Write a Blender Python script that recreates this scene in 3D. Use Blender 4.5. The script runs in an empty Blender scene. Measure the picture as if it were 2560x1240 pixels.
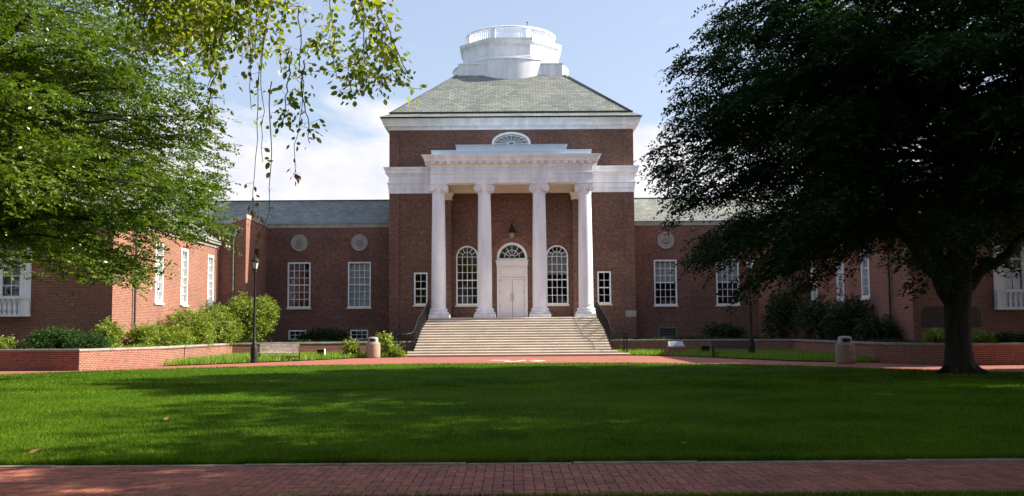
import bpy, bmesh, math, random
import numpy as np
from mathutils import Vector, Matrix
from mathutils.geometry import tessellate_polygon
R = math.radians
sc = bpy.context.scene
C = sc.collection

# ------------------------------------------------------------------ camera
F_PX, PITCH, ROLL, EYE = 2560.0, R(4.47), R(0.4), 1.6
fw = Vector((0, math.cos(PITCH), math.sin(PITCH)))
rt0 = Vector((1, 0, 0)); up0 = Vector((0, -math.sin(PITCH), math.cos(PITCH)))
rt = rt0 * math.cos(ROLL) - up0 * math.sin(ROLL)
up = up0 * math.cos(ROLL) + rt0 * math.sin(ROLL)
cam_d = bpy.data.cameras.new('camera')
cam = bpy.data.objects.new('camera', cam_d); C.objects.link(cam)
M3 = Matrix((rt, up, -fw)).transposed()
cam.matrix_world = Matrix.Translation((0, 0, EYE)) @ M3.to_4x4()
cam_d.sensor_width = 36; cam_d.lens = 36 * F_PX / 2560
cam_d.clip_start = 0.1; cam_d.clip_end = 3000
sc.camera = cam

# ------------------------------------------------------------------ sun, sky, exposure
SUN_EL, SUN_AZ = 35.0, 6.0          # azimuth: degrees from +X towards +Y
sun_dir = Vector((math.cos(R(SUN_EL)) * math.cos(R(SUN_AZ)), math.cos(R(SUN_EL)) * math.sin(R(SUN_AZ)), math.sin(R(SUN_EL))))
sl = bpy.data.lights.new('sun', 'SUN'); sl.energy = 5.0; sl.angle = R(0.5); sl.color = (1.0, 0.91, 0.77)
so = bpy.data.objects.new('sun', sl); C.objects.link(so)
so.rotation_euler = sun_dir.to_track_quat('Z', 'Y').to_euler()
sc.view_settings.view_transform = 'Standard'; sc.view_settings.look = 'None'
sc.view_settings.gamma = 1; sc.view_settings.use_curve_mapping = False
sc.view_settings.exposure = 1.29

world = bpy.data.worlds.new('World'); sc.world = world; world.use_nodes = True
wt = world.node_tree; wn = wt.nodes; wl = wt.links
wn.clear()
def N(tree, typ, **kw):
    n = tree.nodes.new(typ)
    for k, v in kw.items():
        if k.startswith('i_'):
            key = k[2:]
            key = int(key) if key.isdigit() else key.replace('_', ' ')
            n.inputs[key].default_value = v
        else: setattr(n, k, v)
    return n
def math_(tree, op, a, b=None, c=None, clamp=False):
    n = tree.nodes.new('ShaderNodeMath'); n.operation = op; n.use_clamp = clamp
    for i, v in enumerate((a, b, c)):
        if v is None: continue
        if isinstance(v, (int, float)): n.inputs[i].default_value = v
        else: tree.links.new(v, n.inputs[i])
    return n.outputs[0]
def mixc(tree, fac, a, b, blend='MIX'):
    n = tree.nodes.new('ShaderNodeMix'); n.data_type = 'RGBA'; n.blend_type = blend
    for i, v in ((0, fac), (6, a), (7, b)):
        if isinstance(v, (int, float)): n.inputs[i].default_value = v
        elif isinstance(v, tuple): n.inputs[i].default_value = v if len(v) == 4 else (*v, 1)
        else: tree.links.new(v, n.inputs[i])
    return n.outputs[2]
sky = N(wt, 'ShaderNodeTexSky', sky_type='NISHITA', sun_disc=False)
sky.sun_elevation = R(SUN_EL); sky.sun_rotation = R(90 - SUN_AZ)
sky.air_density = 1.0; sky.dust_density = 2.6; sky.ozone_density = 1.0
tc = N(wt, 'ShaderNodeTexCoord')
sep = N(wt, 'ShaderNodeSeparateXYZ'); wl.new(tc.outputs['Generated'], sep.inputs[0])
mp = N(wt, 'ShaderNodeMapping'); mp.inputs['Scale'].default_value = (1, 1, 1.7); mp.inputs['Location'].default_value = (0.3, 0.1, 0.0)
wl.new(tc.outputs['Generated'], mp.inputs[0])
nz = N(wt, 'ShaderNodeTexNoise', i_Scale=7.0, i_Detail=9.0, i_Roughness=0.55, i_Distortion=0.3); wl.new(mp.outputs[0], nz.inputs['Vector'])
nz2 = N(wt, 'ShaderNodeTexNoise', i_Scale=13.0, i_Detail=7.0, i_Roughness=0.6); wl.new(mp.outputs[0], nz2.inputs['Vector'])
h = math_(wt, 'SUBTRACT', 0.212, sep.outputs['Z'])
v = math_(wt, 'MULTIPLY', math_(wt, 'SUBTRACT', nz.outputs['Fac'], 0.5), 0.17)
m_ = math_(wt, 'MULTIPLY', math_(wt, 'ADD', h, v), 40.0, clamp=True)
wisp = math_(wt, 'MULTIPLY', math_(wt, 'SUBTRACT', nz2.outputs['Fac'], 0.62), 3.0, clamp=True)
m_ = math_(wt, 'MAXIMUM', m_, math_(wt, 'MULTIPLY', wisp, 0.5))
ccol = N(wt, 'ShaderNodeValToRGB'); wl.new(nz2.outputs['Fac'], ccol.inputs[0])
ccol.color_ramp.elements[0].position = 0.3; ccol.color_ramp.elements[0].color = (0.70, 0.72, 0.83, 1)
ccol.color_ramp.elements[1].position = 0.62; ccol.color_ramp.elements[1].color = (0.93, 0.92, 0.95, 1)
bg1 = N(wt, 'ShaderNodeBackground', i_Strength=0.094); wl.new(mixc(wt, 0.38, sky.outputs[0], (3.0, 3.3, 4.3)), bg1.inputs[0])
bg2 = N(wt, 'ShaderNodeBackground', i_Strength=0.47); wl.new(ccol.outputs[0], bg2.inputs[0])
mx = N(wt, 'ShaderNodeMixShader'); wl.new(m_, mx.inputs[0]); wl.new(bg1.outputs[0], mx.inputs[1]); wl.new(bg2.outputs[0], mx.inputs[2])
wo = N(wt, 'ShaderNodeOutputWorld'); wl.new(mx.outputs[0], wo.inputs[0])

# ------------------------------------------------------------------ materials
MATS = {}
def new_mat(name):
    m = bpy.data.materials.new(name); m.use_nodes = True
    t = m.node_tree; t.nodes.clear()
    o = N(t, 'ShaderNodeOutputMaterial'); b = N(t, 'ShaderNodeBsdfPrincipled'); t.links.new(b.outputs[0], o.inputs[0])
    MATS[name] = m
    return m, t, b, o
def plain(name, col, rough=0.6, var=0.12, scale=3.0, metal=0.0, bump=0.0, spec=0.5, streak=False):
    m, t, b, o = new_mat(name)
    co = N(t, 'ShaderNodeNewGeometry')
    mpn = N(t, 'ShaderNodeMapping'); t.links.new(co.outputs['Position'], mpn.inputs[0])
    if streak: mpn.inputs['Scale'].default_value = (1, 1, 0.18)
    n = N(t, 'ShaderNodeTexNoise', i_Scale=scale, i_Detail=6.0, i_Roughness=0.62); t.links.new(mpn.outputs[0], n.inputs['Vector'])
    f = math_(t, 'MULTIPLY', math_(t, 'SUBTRACT', n.outputs['Fac'], 0.35), 2.6, clamp=True)
    c = mixc(t, f, tuple(x * (1 - var * 1.6) for x in col), tuple(min(1, x * (1 + var * 0.6)) for x in col))
    t.links.new(c, b.inputs['Base Color']); b.inputs['Roughness'].default_value = rough
    b.inputs['Metallic'].default_value = metal; b.inputs['Specular IOR Level'].default_value = spec
    if bump:
        bn = N(t, 'ShaderNodeBump', i_Strength=bump, i_Distance=0.02); n2 = N(t, 'ShaderNodeTexNoise', i_Scale=scale * 14, i_Detail=4.0)
        t.links.new(co.outputs['Position'], n2.inputs['Vector']); t.links.new(n2.outputs['Fac'], bn.inputs['Height']); t.links.new(bn.outputs[0], b.inputs['Normal'])
    return m
def bricks(name, c1, c2, mortar, w, hgt, ms, rough=0.85, stain=0.3, bias=0.0, vert=False, bump=0.3, speck=0.0, offset=0.5, stainscale=0.5):
    m, t, b, o = new_mat(name)
    uv = N(t, 'ShaderNodeUVMap')
    br = N(t, 'ShaderNodeTexBrick', i_Scale=1.0, i_Bias=bias); br.offset = offset
    br.inputs['Brick Width'].default_value = w; br.inputs['Row Height'].default_value = hgt; br.inputs['Mortar Size'].default_value = ms
    br.inputs['Mortar Smooth'].default_value = 0.2
    br.inputs['Color1'].default_value = (*c1, 1); br.inputs['Color2'].default_value = (*c2, 1); br.inputs['Mortar'].default_value = (*mortar, 1)
    t.links.new(uv.outputs[0], br.inputs['Vector'])
    g = N(t, 'ShaderNodeNewGeometry')
    n = N(t, 'ShaderNodeTexNoise', i_Scale=stainscale, i_Detail=7.0, i_Roughness=0.6); t.links.new(g.outputs['Position'], n.inputs['Vector'])
    f = math_(t, 'MULTIPLY', math_(t, 'SUBTRACT', n.outputs['Fac'], 0.3), 2.4, clamp=True)
    k = mixc(t, f, (1 - stain, 1 - stain, 1 - stain), (1.08, 1.05, 1.02))
    c = mixc(t, 1.0, br.outputs['Color'], k, 'MULTIPLY')
    if speck:
        n3 = N(t, 'ShaderNodeTexNoise', i_Scale=5.5, i_Detail=3.0, i_Roughness=0.8); t.links.new(uv.outputs[0], n3.inputs['Vector'])
        f3 = math_(t, 'MULTIPLY', math_(t, 'SUBTRACT', n3.outputs['Fac'], 0.35), 3.0, clamp=True)
        c = mixc(t, 1.0, c, mixc(t, f3, (1 - speck,) * 3, (1 + speck * 0.5,) * 3), 'MULTIPLY')
    t.links.new(c, b.inputs['Base Color']); b.inputs['Roughness'].default_value = rough
    bn = N(t, 'ShaderNodeBump', i_Strength=bump, i_Distance=0.01); bn.invert = True
    t.links.new(br.outputs['Fac'], bn.inputs['Height']); t.links.new(bn.outputs[0], b.inputs['Normal'])
    return m
def leafmat(name, c1, c2, trans=0.35, rough=0.45, patch=0.25, spec=0.4):
    m, t, b, o = new_mat(name)
    g = N(t, 'ShaderNodeNewGeometry')
    n = N(t, 'ShaderNodeTexNoise', i_Scale=0.9, i_Detail=3.0); t.links.new(g.outputs['Position'], n.inputs['Vector'])
    f = math_(t, 'ADD', math_(t, 'MULTIPLY', g.outputs['Random Per Island'], 0.75), math_(t, 'MULTIPLY', n.outputs['Fac'], patch * 1.6), clamp=True)
    if patch > 0.3:
        n4 = N(t, 'ShaderNodeTexNoise', i_Scale=0.28, i_Detail=5.0, i_Roughness=0.65); t.links.new(g.outputs['Position'], n4.inputs['Vector'])
        f = math_(t, 'ADD', f, math_(t, 'MULTIPLY', math_(t, 'SUBTRACT', n4.outputs['Fac'], 0.5), 2.2), clamp=True)
    c = mixc(t, f, c1, c2)
    t.links.new(c, b.inputs['Base Color']); b.inputs['Roughness'].default_value = rough; b.inputs['Specular IOR Level'].default_value = spec
    tr = N(t, 'ShaderNodeBsdfTranslucent')
    c2_ = mixc(t, 1.0, c, (1.1, 1.25, 0.5), 'MULTIPLY'); t.links.new(c2_, tr.inputs[0])
    ms = N(t, 'ShaderNodeMixShader', i_0=trans); t.links.new(b.outputs[0], ms.inputs[1]); t.links.new(tr.outputs[0], ms.inputs[2])
    t.links.new(ms.outputs[0], o.inputs[0])
    return m
bricks('brick', (0.215, 0.060, 0.036), (0.060, 0.023, 0.020), (0.31, 0.22, 0.175), 0.155, 0.077, 0.011, bias=0.0, stain=0.38, speck=0.45)
bricks('brick_near', (0.255, 0.076, 0.046), (0.14, 0.042, 0.028), (0.35, 0.25, 0.19), 0.21, 0.077, 0.0095, stain=0.2, speck=0.2)
bricks('slate', (0.29, 0.31, 0.275), (0.18, 0.21, 0.20), (0.06, 0.075, 0.075), 0.42, 0.22, 0.016, rough=0.6, stain=0.3, bump=0.5, speck=0.3, stainscale=0.9)
bricks('paving', (0.36, 0.115, 0.078), (0.28, 0.088, 0.06), (0.22, 0.085, 0.062), 0.2, 0.1, 0.006, stain=0.15, bump=0.1, speck=0.15, stainscale=0.8)
plain('white_paint', (0.83, 0.85, 0.90), 0.5, 0.13, 2.2, streak=True)
plain('bounce_tinted_white', (0.74, 0.66, 0.54), 0.6, 0.06, 1.0)  # white trim; warm light bounced off the steps is put into this tan
plain('sky_tinted_white', (0.50, 0.62, 0.74), 0.4, 0.06, 1.0)  # white attic tiers; bluish sky light is put into this colour
plain('door_paint', (0.78, 0.74, 0.76), 0.5, 0.04, 1.5)
plain('limestone', (0.34, 0.33, 0.30), 0.8, 0.2, 1.6, streak=True, bump=0.2)
plain('step_stone', (0.50, 0.405, 0.32), 0.8, 0.14, 1.3, bump=0.2)
plain('sunlit_tread_stone', (0.70, 0.625, 0.52), 0.75, 0.12, 1.0, bump=0.1)  # paler than the risers: sun on the treads is put into the colour
plain('coping_stone', (0.30, 0.28, 0.25), 0.85, 0.25, 2.0, bump=0.2)
plain('curb_stone', (0.30, 0.255, 0.195), 0.85, 0.3, 3.0, bump=0.3)
plain('dark_iron', (0.010, 0.010, 0.011), 0.55, 0.3, 5.0, spec=0.3)
plain('lead', (0.035, 0.037, 0.042), 0.6, 0.3, 2.0)
plain('copper_green', (0.10, 0.14, 0.13), 0.6, 0.3, 3.0)
plain('bench_wood_sunlit', (0.72, 0.63, 0.58), 0.75, 0.25, 6.0, bump=0.2)  # left bench: its sunlit look is put into this pale wood
plain('bench_wood_shaded', (0.07, 0.06, 0.058), 0.75, 0.25, 6.0, bump=0.2)  # same bench wood on the right, shade put into the colour
plain('aggregate', (0.34, 0.26, 0.195), 0.9, 0.22, 14.0, bump=0.5)
plain('bin_lid', (0.30, 0.30, 0.31), 0.4, 0.1, 4.0)
plain('black_void', (0.008, 0.008, 0.009), 0.8, 0.1, 4.0)
plain('soil', (0.05, 0.035, 0.022), 0.95, 0.4, 5.0, bump=0.6)
plain('bark_dark', (0.036, 0.029, 0.022), 0.9, 0.5, 5.0, bump=0.9, streak=True)
plain('bark', (0.055, 0.043, 0.032), 0.9, 0.5, 5.0, bump=0.9, streak=True)
plain('twig', (0.10, 0.075, 0.055), 0.85, 0.3, 5.0)
plain('lamp_glass', (0.55, 0.55, 0.53), 0.25, 0.05, 4.0)
plain('amber_glass', (0.30, 0.25, 0.18), 0.3, 0.1, 4.0)
plain('steel_plate', (0.28, 0.30, 0.32), 0.3, 0.1, 4.0, metal=0.6)
plain('path_paint', (0.62, 0.52, 0.45), 0.8, 0.12, 6.0)
plain('blind', (0.42, 0.45, 0.47), 0.8, 0.06, 2.0)
plain('curtain', (0.62, 0.62, 0.58), 0.8, 0.15, 3.0)
plain('room', (0.10, 0.09, 0.08), 0.9, 0.2, 1.0)
plain('sign_brown', (0.045, 0.03, 0.025), 0.6, 0.2, 3.0)
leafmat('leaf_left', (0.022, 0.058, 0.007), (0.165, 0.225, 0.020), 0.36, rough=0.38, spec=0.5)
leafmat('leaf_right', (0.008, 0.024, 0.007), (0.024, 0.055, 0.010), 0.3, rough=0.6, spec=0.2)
leafmat('leaf_near', (0.08, 0.15, 0.012), (0.38, 0.39, 0.035), 0.5, rough=0.4)
leafmat('leaf_dead', (0.22, 0.09, 0.04), (0.32, 0.15, 0.07), 0.2)
leafmat('leaf_shrub', (0.055, 0.11, 0.010), (0.27, 0.33, 0.04), 0.35)
leafmat('leaf_yellow', (0.13, 0.20, 0.02), (0.26, 0.32, 0.05), 0.35)
leafmat('leaf_juniper', (0.016, 0.045, 0.010), (0.05, 0.11, 0.02), 0.2, spec=0.2)
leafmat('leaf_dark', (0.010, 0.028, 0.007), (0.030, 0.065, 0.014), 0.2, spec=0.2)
leafmat('grass', (0.003, 0.043, 0.001), (0.150, 0.240, 0.020), 0.3, rough=0.7, patch=0.35, spec=0.04)
leafmat('grass_tall', (0.07, 0.16, 0.01), (0.27, 0.38, 0.05), 0.4, rough=0.4)
def glass():
    m, t, b, o = new_mat('window_glass')
    t.nodes.remove(b)
    tr = N(t, 'ShaderNodeBsdfTransparent'); tr.inputs[0].default_value = (0.80, 0.84, 0.82, 1)
    gl = N(t, 'ShaderNodeBsdfGlossy', i_Roughness=0.03); gl.inputs[0].default_value = (0.9, 0.93, 0.95, 1)
    lw = N(t, 'ShaderNodeFresnel', i_IOR=1.55)
    f = math_(t, 'MULTIPLY', lw.outputs[0], 1.1, clamp=True)
    g = N(t, 'ShaderNodeNewGeometry'); n = N(t, 'ShaderNodeTexNoise', i_Scale=1.3, i_Detail=2.0); t.links.new(g.outputs['Position'], n.inputs['Vector'])
    bn = N(t, 'ShaderNodeBump', i_Strength=0.25, i_Distance=0.05); t.links.new(n.outputs[0], bn.inputs['Height']); t.links.new(bn.outputs[0], gl.inputs['Normal'])
    ms = N(t, 'ShaderNodeMixShader'); t.links.new(f, ms.inputs[0]); t.links.new(tr.outputs[0], ms.inputs[1]); t.links.new(gl.outputs[0], ms.inputs[2])
    t.links.new(ms.outputs[0], o.inputs[0])
glass()
def brickmat_random():
    m, t, b, o = new_mat('walk_brick')
    g = N(t, 'ShaderNodeNewGeometry')
    c = mixc(t, g.outputs['Random Per Island'], (0.20, 0.060, 0.040), (0.35, 0.112, 0.066))
    n = N(t, 'ShaderNodeTexNoise', i_Scale=1.4, i_Detail=8.0, i_Roughness=0.7); t.links.new(g.outputs['Position'], n.inputs['Vector'])
    f = math_(t, 'MULTIPLY', math_(t, 'SUBTRACT', n.outputs['Fac'], 0.3), 2.4, clamp=True)
    c = mixc(t, 1.0, c, mixc(t, f, (0.7, 0.72, 0.74), (1.1, 1.05, 1.0)), 'MULTIPLY')
    t.links.new(c, b.inputs['Base Color']); b.inputs['Roughness'].default_value = 0.8
    n2 = N(t, 'ShaderNodeTexNoise', i_Scale=60.0, i_Detail=4.0); t.links.new(g.outputs['Position'], n2.inputs['Vector'])
    bn = N(t, 'ShaderNodeBump', i_Strength=0.3, i_Distance=0.005); t.links.new(n2.outputs[0], bn.inputs['Height']); t.links.new(bn.outputs[0], b.inputs['Normal'])
brickmat_random()
def lawnmat():
    m, t, b, o = new_mat('lawn_turf')
    g = N(t, 'ShaderNodeNewGeometry')
    n = N(t, 'ShaderNodeTexNoise', i_Scale=0.35, i_Detail=6.0, i_Roughness=0.6); t.links.new(g.outputs['Position'], n.inputs['Vector'])
    n2 = N(t, 'ShaderNodeTexNoise', i_Scale=14.0, i_Detail=6.0, i_Roughness=0.75); t.links.new(g.outputs['Position'], n2.inputs['Vector'])
    f = math_(t, 'ADD', math_(t, 'MULTIPLY', n.outputs['Fac'], 0.7), math_(t, 'MULTIPLY', math_(t, 'SUBTRACT', n2.outputs['Fac'], 0.35), 1.1), clamp=True)
    c = mixc(t, f, (0.014, 0.052, 0.002), (0.055, 0.12, 0.004))
    t.links.new(c, b.inputs['Base Color']); b.inputs['Roughness'].default_value = 0.8; b.inputs['Specular IOR Level'].default_value = 0.03
    bn = N(t, 'ShaderNodeBump', i_Strength=0.8, i_Distance=0.05); t.links.new(n2.outputs[0], bn.inputs['Height']); t.links.new(bn.outputs[0], b.inputs['Normal'])
lawnmat()

# ------------------------------------------------------------------ mesh builder
def link(o, parent=None):
    C.objects.link(o)
    if parent is not None: o.parent = parent
    return o
def tag(o, label=None, cat=None, group=None, kind=None):
    if label: o['label'] = label
    if cat: o['category'] = cat
    if group: o['group'] = group
    if kind: o['kind'] = kind
    return o
def empty(name, loc=(0, 0, 0), rz=0.0, label=None, cat=None, group=None):
    o = bpy.data.objects.new(name, None); o.location = loc; o.rotation_euler = (0, 0, rz); o.empty_display_size = 0.3
    link(o); tag(o, label, cat, group); return o
def copy_tree(o, parent=None):
    c = o.copy(); link(c)
    if parent is not None: c.parent = parent
    for ch in list(o.children): copy_tree(ch, c)
    return c
class MB:
    def __init__(s): s.v = []; s.f = []
    def add(s, vs, fs):
        b = len(s.v); s.v += [tuple(p) for p in vs]; s.f += [tuple(b + i for i in q) for q in fs]
    def box(s, x0, x1, y0, y1, z0, z1):
        s.add([(x0,y0,z0),(x1,y0,z0),(x1,y1,z0),(x0,y1,z0),(x0,y0,z1),(x1,y0,z1),(x1,y1,z1),(x0,y1,z1)],
              [(0,3,2,1),(4,5,6,7),(0,1,5,4),(1,2,6,5),(2,3,7,6),(3,0,4,7)])
    def bbox(s, x0, x1, y0, y1, z0, z1, c=0.01):      # box with a chamfered top edge
        s.box(x0, x1, y0, y1, z0, z1 - c)
        b = [(x0,y0,z1-c),(x1,y0,z1-c),(x1,y1,z1-c),(x0,y1,z1-c),(x0+c,y0+c,z1),(x1-c,y0+c,z1),(x1-c,y1-c,z1),(x0+c,y1-c,z1)]
        s.f.pop(-5)
        s.add(b, [(4,5,6,7),(0,1,5,4),(1,2,6,5),(2,3,7,6),(3,0,4,7)])
    def bar(s, a, b, w, d):                             # straight bar between two points
        a = Vector(a); b = Vector(b); t = (b - a).normalized(); u = t.cross(Vector((0,0,1)))
        if u.length < 1e-3: u = Vector((1,0,0))
        u.normalize(); q = t.cross(u)
        vs = [p + u*i*w/2 + q*j*d/2 for p in (a, b) for i, j in ((-1,-1),(1,-1),(1,1),(-1,1))]
        s.add(vs, [(0,1,2,3),(7,6,5,4),(0,4,5,1),(1,5,6,2),(2,6,7,3),(3,7,4,0)])
    def tube(s, pts, r, n=8, cap=True):
        pts = [Vector(p) for p in pts]; rs = r if isinstance(r, (list, tuple)) else [r] * len(pts)
        vs = []; fs = []; ref = None
        for i, p in enumerate(pts):
            t = (pts[min(i+1, len(pts)-1)] - pts[max(i-1, 0)])
            t = t.normalized() if t.length > 0 else Vector((0,0,1))
            if ref is None: ref = Vector((1,0,0)) if abs(t.x) < 0.8 else Vector((0,1,0))
            u = t.cross(ref).normalized(); w = t.cross(u); ref = -w.cross(t) if False else ref
            for k in range(n):
                a = 2*math.pi*k/n; vs.append(p + (u*math.cos(a) + w*math.sin(a)) * rs[i])
        for i in range(len(pts)-1):
            for k in range(n):
                k2 = (k+1) % n; fs.append((i*n+k, i*n+k2, (i+1)*n+k2, (i+1)*n+k))
        if cap: fs += [tuple(range(n))[::-1], tuple((len(pts)-1)*n + k for k in range(n))]
        s.add(vs, fs)
    def lathe(s, prof, c=(0,0,0), n=24, cap=True, ph=0.0):
        vs = []; fs = []
        for r, z in prof:
            for k in range(n):
                a = 2*math.pi*k/n + ph; vs.append((c[0]+r*math.cos(a), c[1]+r*math.sin(a), c[2]+z))
        for i in range(len(prof)-1):
            for k in range(n):
                k2 = (k+1) % n; fs.append((i*n+k, i*n+k2, (i+1)*n+k2, (i+1)*n+k))
        if cap: fs += [tuple(range(n))[::-1], tuple((len(prof)-1)*n + k for k in range(n))]
        s.add(vs, fs)
    def ring(s, outer, inner, y0, y1, place=lambda x, y, z: (x, y, z)):   # outlines in x,z, extruded in y
        n = len(outer); vs = []
        for y in (y0, y1):
            for L in (outer, inner): vs += [place(x, y, z) for x, z in L]
        fs = []
        for i in range(n):
            j = (i+1) % n
            fs += [(i, j, n+j, n+i), (2*n+i, 3*n+i, 3*n+j, 2*n+j), (i, 2*n+i, 2*n+j, j), (n+i, n+j, 3*n+j, 3*n+i)]
        s.add(vs, fs)
    def plate(s, outline, y0, y1):
        n = len(outline); vs = [(x, y0, z) for x, z in outline] + [(x, y1, z) for x, z in outline]
        fs = [tuple(range(n)), tuple(range(n, 2*n))[::-1]] + [(i, n+i, n+(i+1) % n, (i+1) % n) for i in range(n)]
        s.add(vs, fs)
    def sweep(s, path, prof, closed=True, cap_top=False, cap_bot=False):
        # path: xy corners counter-clockwise; prof: (outward offset, z)
        n = len(path); P = [Vector(p).to_2d() if len(p) > 2 else Vector(p) for p in path]; mit = []
        for i in range(n):
            a = P[i] - P[i-1] if (closed or i > 0) else P[1] - P[0]
            b = P[(i+1) % n] - P[i] if (closed or i < n-1) else P[-1] - P[-2]
            a.normalize(); b.normalize()
            na = Vector((a.y, -a.x)); nb = Vector((b.y, -b.x)); m = (na + nb)
            m = m / max(1e-6, m.dot(na)) ; mit.append(m)
        vs = []; fs = []
        for o, z in prof:
            for i in range(n):
                q = P[i] + mit[i] * o; vs.append((q.x, q.y, z))
        for k in range(len(prof)-1):
            for i in range(n if closed else n-1):
                j = (i+1) % n; fs.append((k*n+i, k*n+j, (k+1)*n+j, (k+1)*n+i))
        if not closed:
            fs += [tuple(k*n for k in range(len(prof))), tuple(k*n+n-1 for k in range(len(prof)))[::-1]]
        if cap_top: fs.append(tuple((len(prof)-1)*n + i for i in range(n)))
        if cap_bot: fs.append(tuple(range(n))[::-1])
        s.add(vs, fs)
    def wall(s, org, ud, outline, holes=(), depth=0.25, inward=(0,1,0)):
        # outline & holes in (u, z)
        org = Vector(org); ud = Vector(ud); inw = Vector(inward) * depth
        loops = [[Vector((a, b, 0)) for a, b in L] for L in [outline] + list(holes)]
        tr = tessellate_polygon(loops); flat = [p for L in loops for p in L]
        s.add([org + ud*p.x + Vector((0,0,p.y)) for p in flat], tr)
        for L in loops[1:]:
            n = len(L); q = [org + ud*p.x + Vector((0,0,p.y)) for p in L]
            s.add(q + [p + inw for p in q], [(i, (i+1) % n, n+(i+1) % n, n+i) for i in range(n)])
    def build(s, name, mat, parent=None, org=None, smooth=False, angle=35, label=None):
        off = Vector(org) if org is not None else (Vector((0,0,0)))
        me = bpy.data.meshes.new(name); me.from_pydata([tuple(Vector(p) - off) for p in s.v], [], s.f); me.validate()
        bm = bmesh.new(); bm.from_mesh(me)
        bmesh.ops.recalc_face_normals(bm, faces=bm.faces)
        uvl = bm.loops.layers.uv.new('UVMap')
        Z = Vector((0,0,1))
        for f in bm.faces:
            nn = f.normal
            if abs(nn.z) > 0.985: t = Vector((1,0,0)); w = Vector((0,1,0))
            else:
                t = Z.cross(nn).normalized(); w = nn.cross(t)
                if abs(t.x) >= abs(t.y): t = t if t.x > 0 else -t
                elif t.y < 0: t = -t
            for l in f.loops:
                p = l.vert.co + off; l[uvl].uv = (p.dot(t), p.dot(w))
        bm.to_mesh(me); bm.free()
        me.materials.append(MATS[mat] if isinstance(mat, str) else mat)
        if smooth:
            me.polygons.foreach_set('use_smooth', [True]*len(me.polygons)); me.set_sharp_from_angle(angle=R(angle))
        o = bpy.data.objects.new(name, me); link(o, parent)
        if label: o['label'] = label
        return o
def rect(w, h, x=0, z=0): return [(x-w/2, z), (x+w/2, z), (x+w/2, z+h), (x-w/2, z+h)]
def arch(w, h, x=0, z=0, n=20):
    r = w/2; zc = z + h - r
    return [(x-r, z), (x+r, z)] + [(x + r*math.cos(math.pi*i/n), zc + r*math.sin(math.pi*i/n)) for i in range(n+1)]
def ell(a, b, x=0, z=0, n=36): return [(x + a*math.cos(2*math.pi*i/n), z + b*math.sin(2*math.pi*i/n)) for i in range(n)]

# ------------------------------------------------------------------ numpy foliage
def np_mesh(name, V, Fq, mat, parent=None, nper=4, smooth=False):
    me = bpy.data.meshes.new(name); nf = len(Fq)
    me.vertices.add(len(V)); me.vertices.foreach_set('co', V.astype(np.float32).ravel())
    me.loops.add(nf*nper); me.loops.foreach_set('vertex_index', Fq.astype(np.int32).ravel())
    me.polygons.add(nf); me.polygons.foreach_set('loop_start', np.arange(0, nf*nper, nper, dtype=np.int32))
    me.update(calc_edges=True); me.materials.append(MATS[mat])
    o = bpy.data.objects.new(name, me); link(o, parent); return o
def nrm(a): return a / np.maximum(1e-9, np.linalg.norm(a, axis=-1, keepdims=True))
def leaf_geo(P, D, NN, L, W):
    # diamond-ish leaf, folded a little along its rib; 4 corners
    S = nrm(np.cross(D, NN)); n = len(P); L = np.broadcast_to(L, (n,))[:, None]; W = np.broadcast_to(W, (n,))[:, None]
    UPn = np.cross(S, D)
    V = np.stack([P, P + D*L*0.45 + S*W*0.5 - UPn*W*0.12, P + D*L - UPn*W*0.1, P + D*L*0.45 - S*W*0.5 - UPn*W*0.12], 1)
    return V.reshape(-1, 3), np.arange(n*4).reshape(-1, 4)
def pnoise(P, seed, sc_):
    rng = np.random.default_rng(seed); out = 0
    for k in range(6):
        w = rng.normal(size=3) * sc_ * (1 + 0.35*k); out = out + np.sin(P @ w + rng.uniform(0, 6.28)) / (1 + 0.3*k)
    return out / 2.6
def spray_leaves(rng, S, D, n, sl, L, W, droop=0.25, flat=0.35):
    # S: spray starts, D: spray directions, n leaves on each
    m = len(S); t = np.tile((np.arange(n)+0.6)/n, (m, 1)) + rng.normal(0, 0.03, (m, n))
    ln = sl * rng.uniform(0.6, 1.3, (m, 1))
    pos = S[:, None] + D[:, None]*(t*ln)[..., None]; pos[..., 2] -= droop*ln*t**2
    upv = nrm(np.array([0, 0, 1.0]) + rng.normal(0, flat, (m, 3)))
    side = nrm(np.cross(D, upv)); sg = np.where(np.arange(n) % 2 == 0, 1.0, -1.0)
    d = nrm(D[:, None]*0.55 + side[:, None]*sg[None, :, None] + rng.normal(0, 0.28, (m, n, 3)) + np.array([0, 0, -0.15]))
    nn = nrm(upv[:, None] + rng.normal(0, flat, (m, n, 3)))
    k = m*n; sz = rng.uniform(0.7, 1.25, k)
    return leaf_geo(pos.reshape(k, 3), d.reshape(k, 3), nn.reshape(k, 3), L*sz, W*sz)
def blob_points(rng, blobs, n, shell=0.45):
    vol = np.array([b[3]*b[4]*b[5] for b in blobs])**0.8; c = rng.choice(len(blobs), n, p=vol/vol.sum())
    B = np.array(blobs, float)[c]; d = nrm(rng.normal(size=(n, 3))); r = rng.uniform(0, 1, (n, 1))**shell
    return B[:, :3] + d*r*B[:, 3:6], d, r[:, 0]
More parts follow.
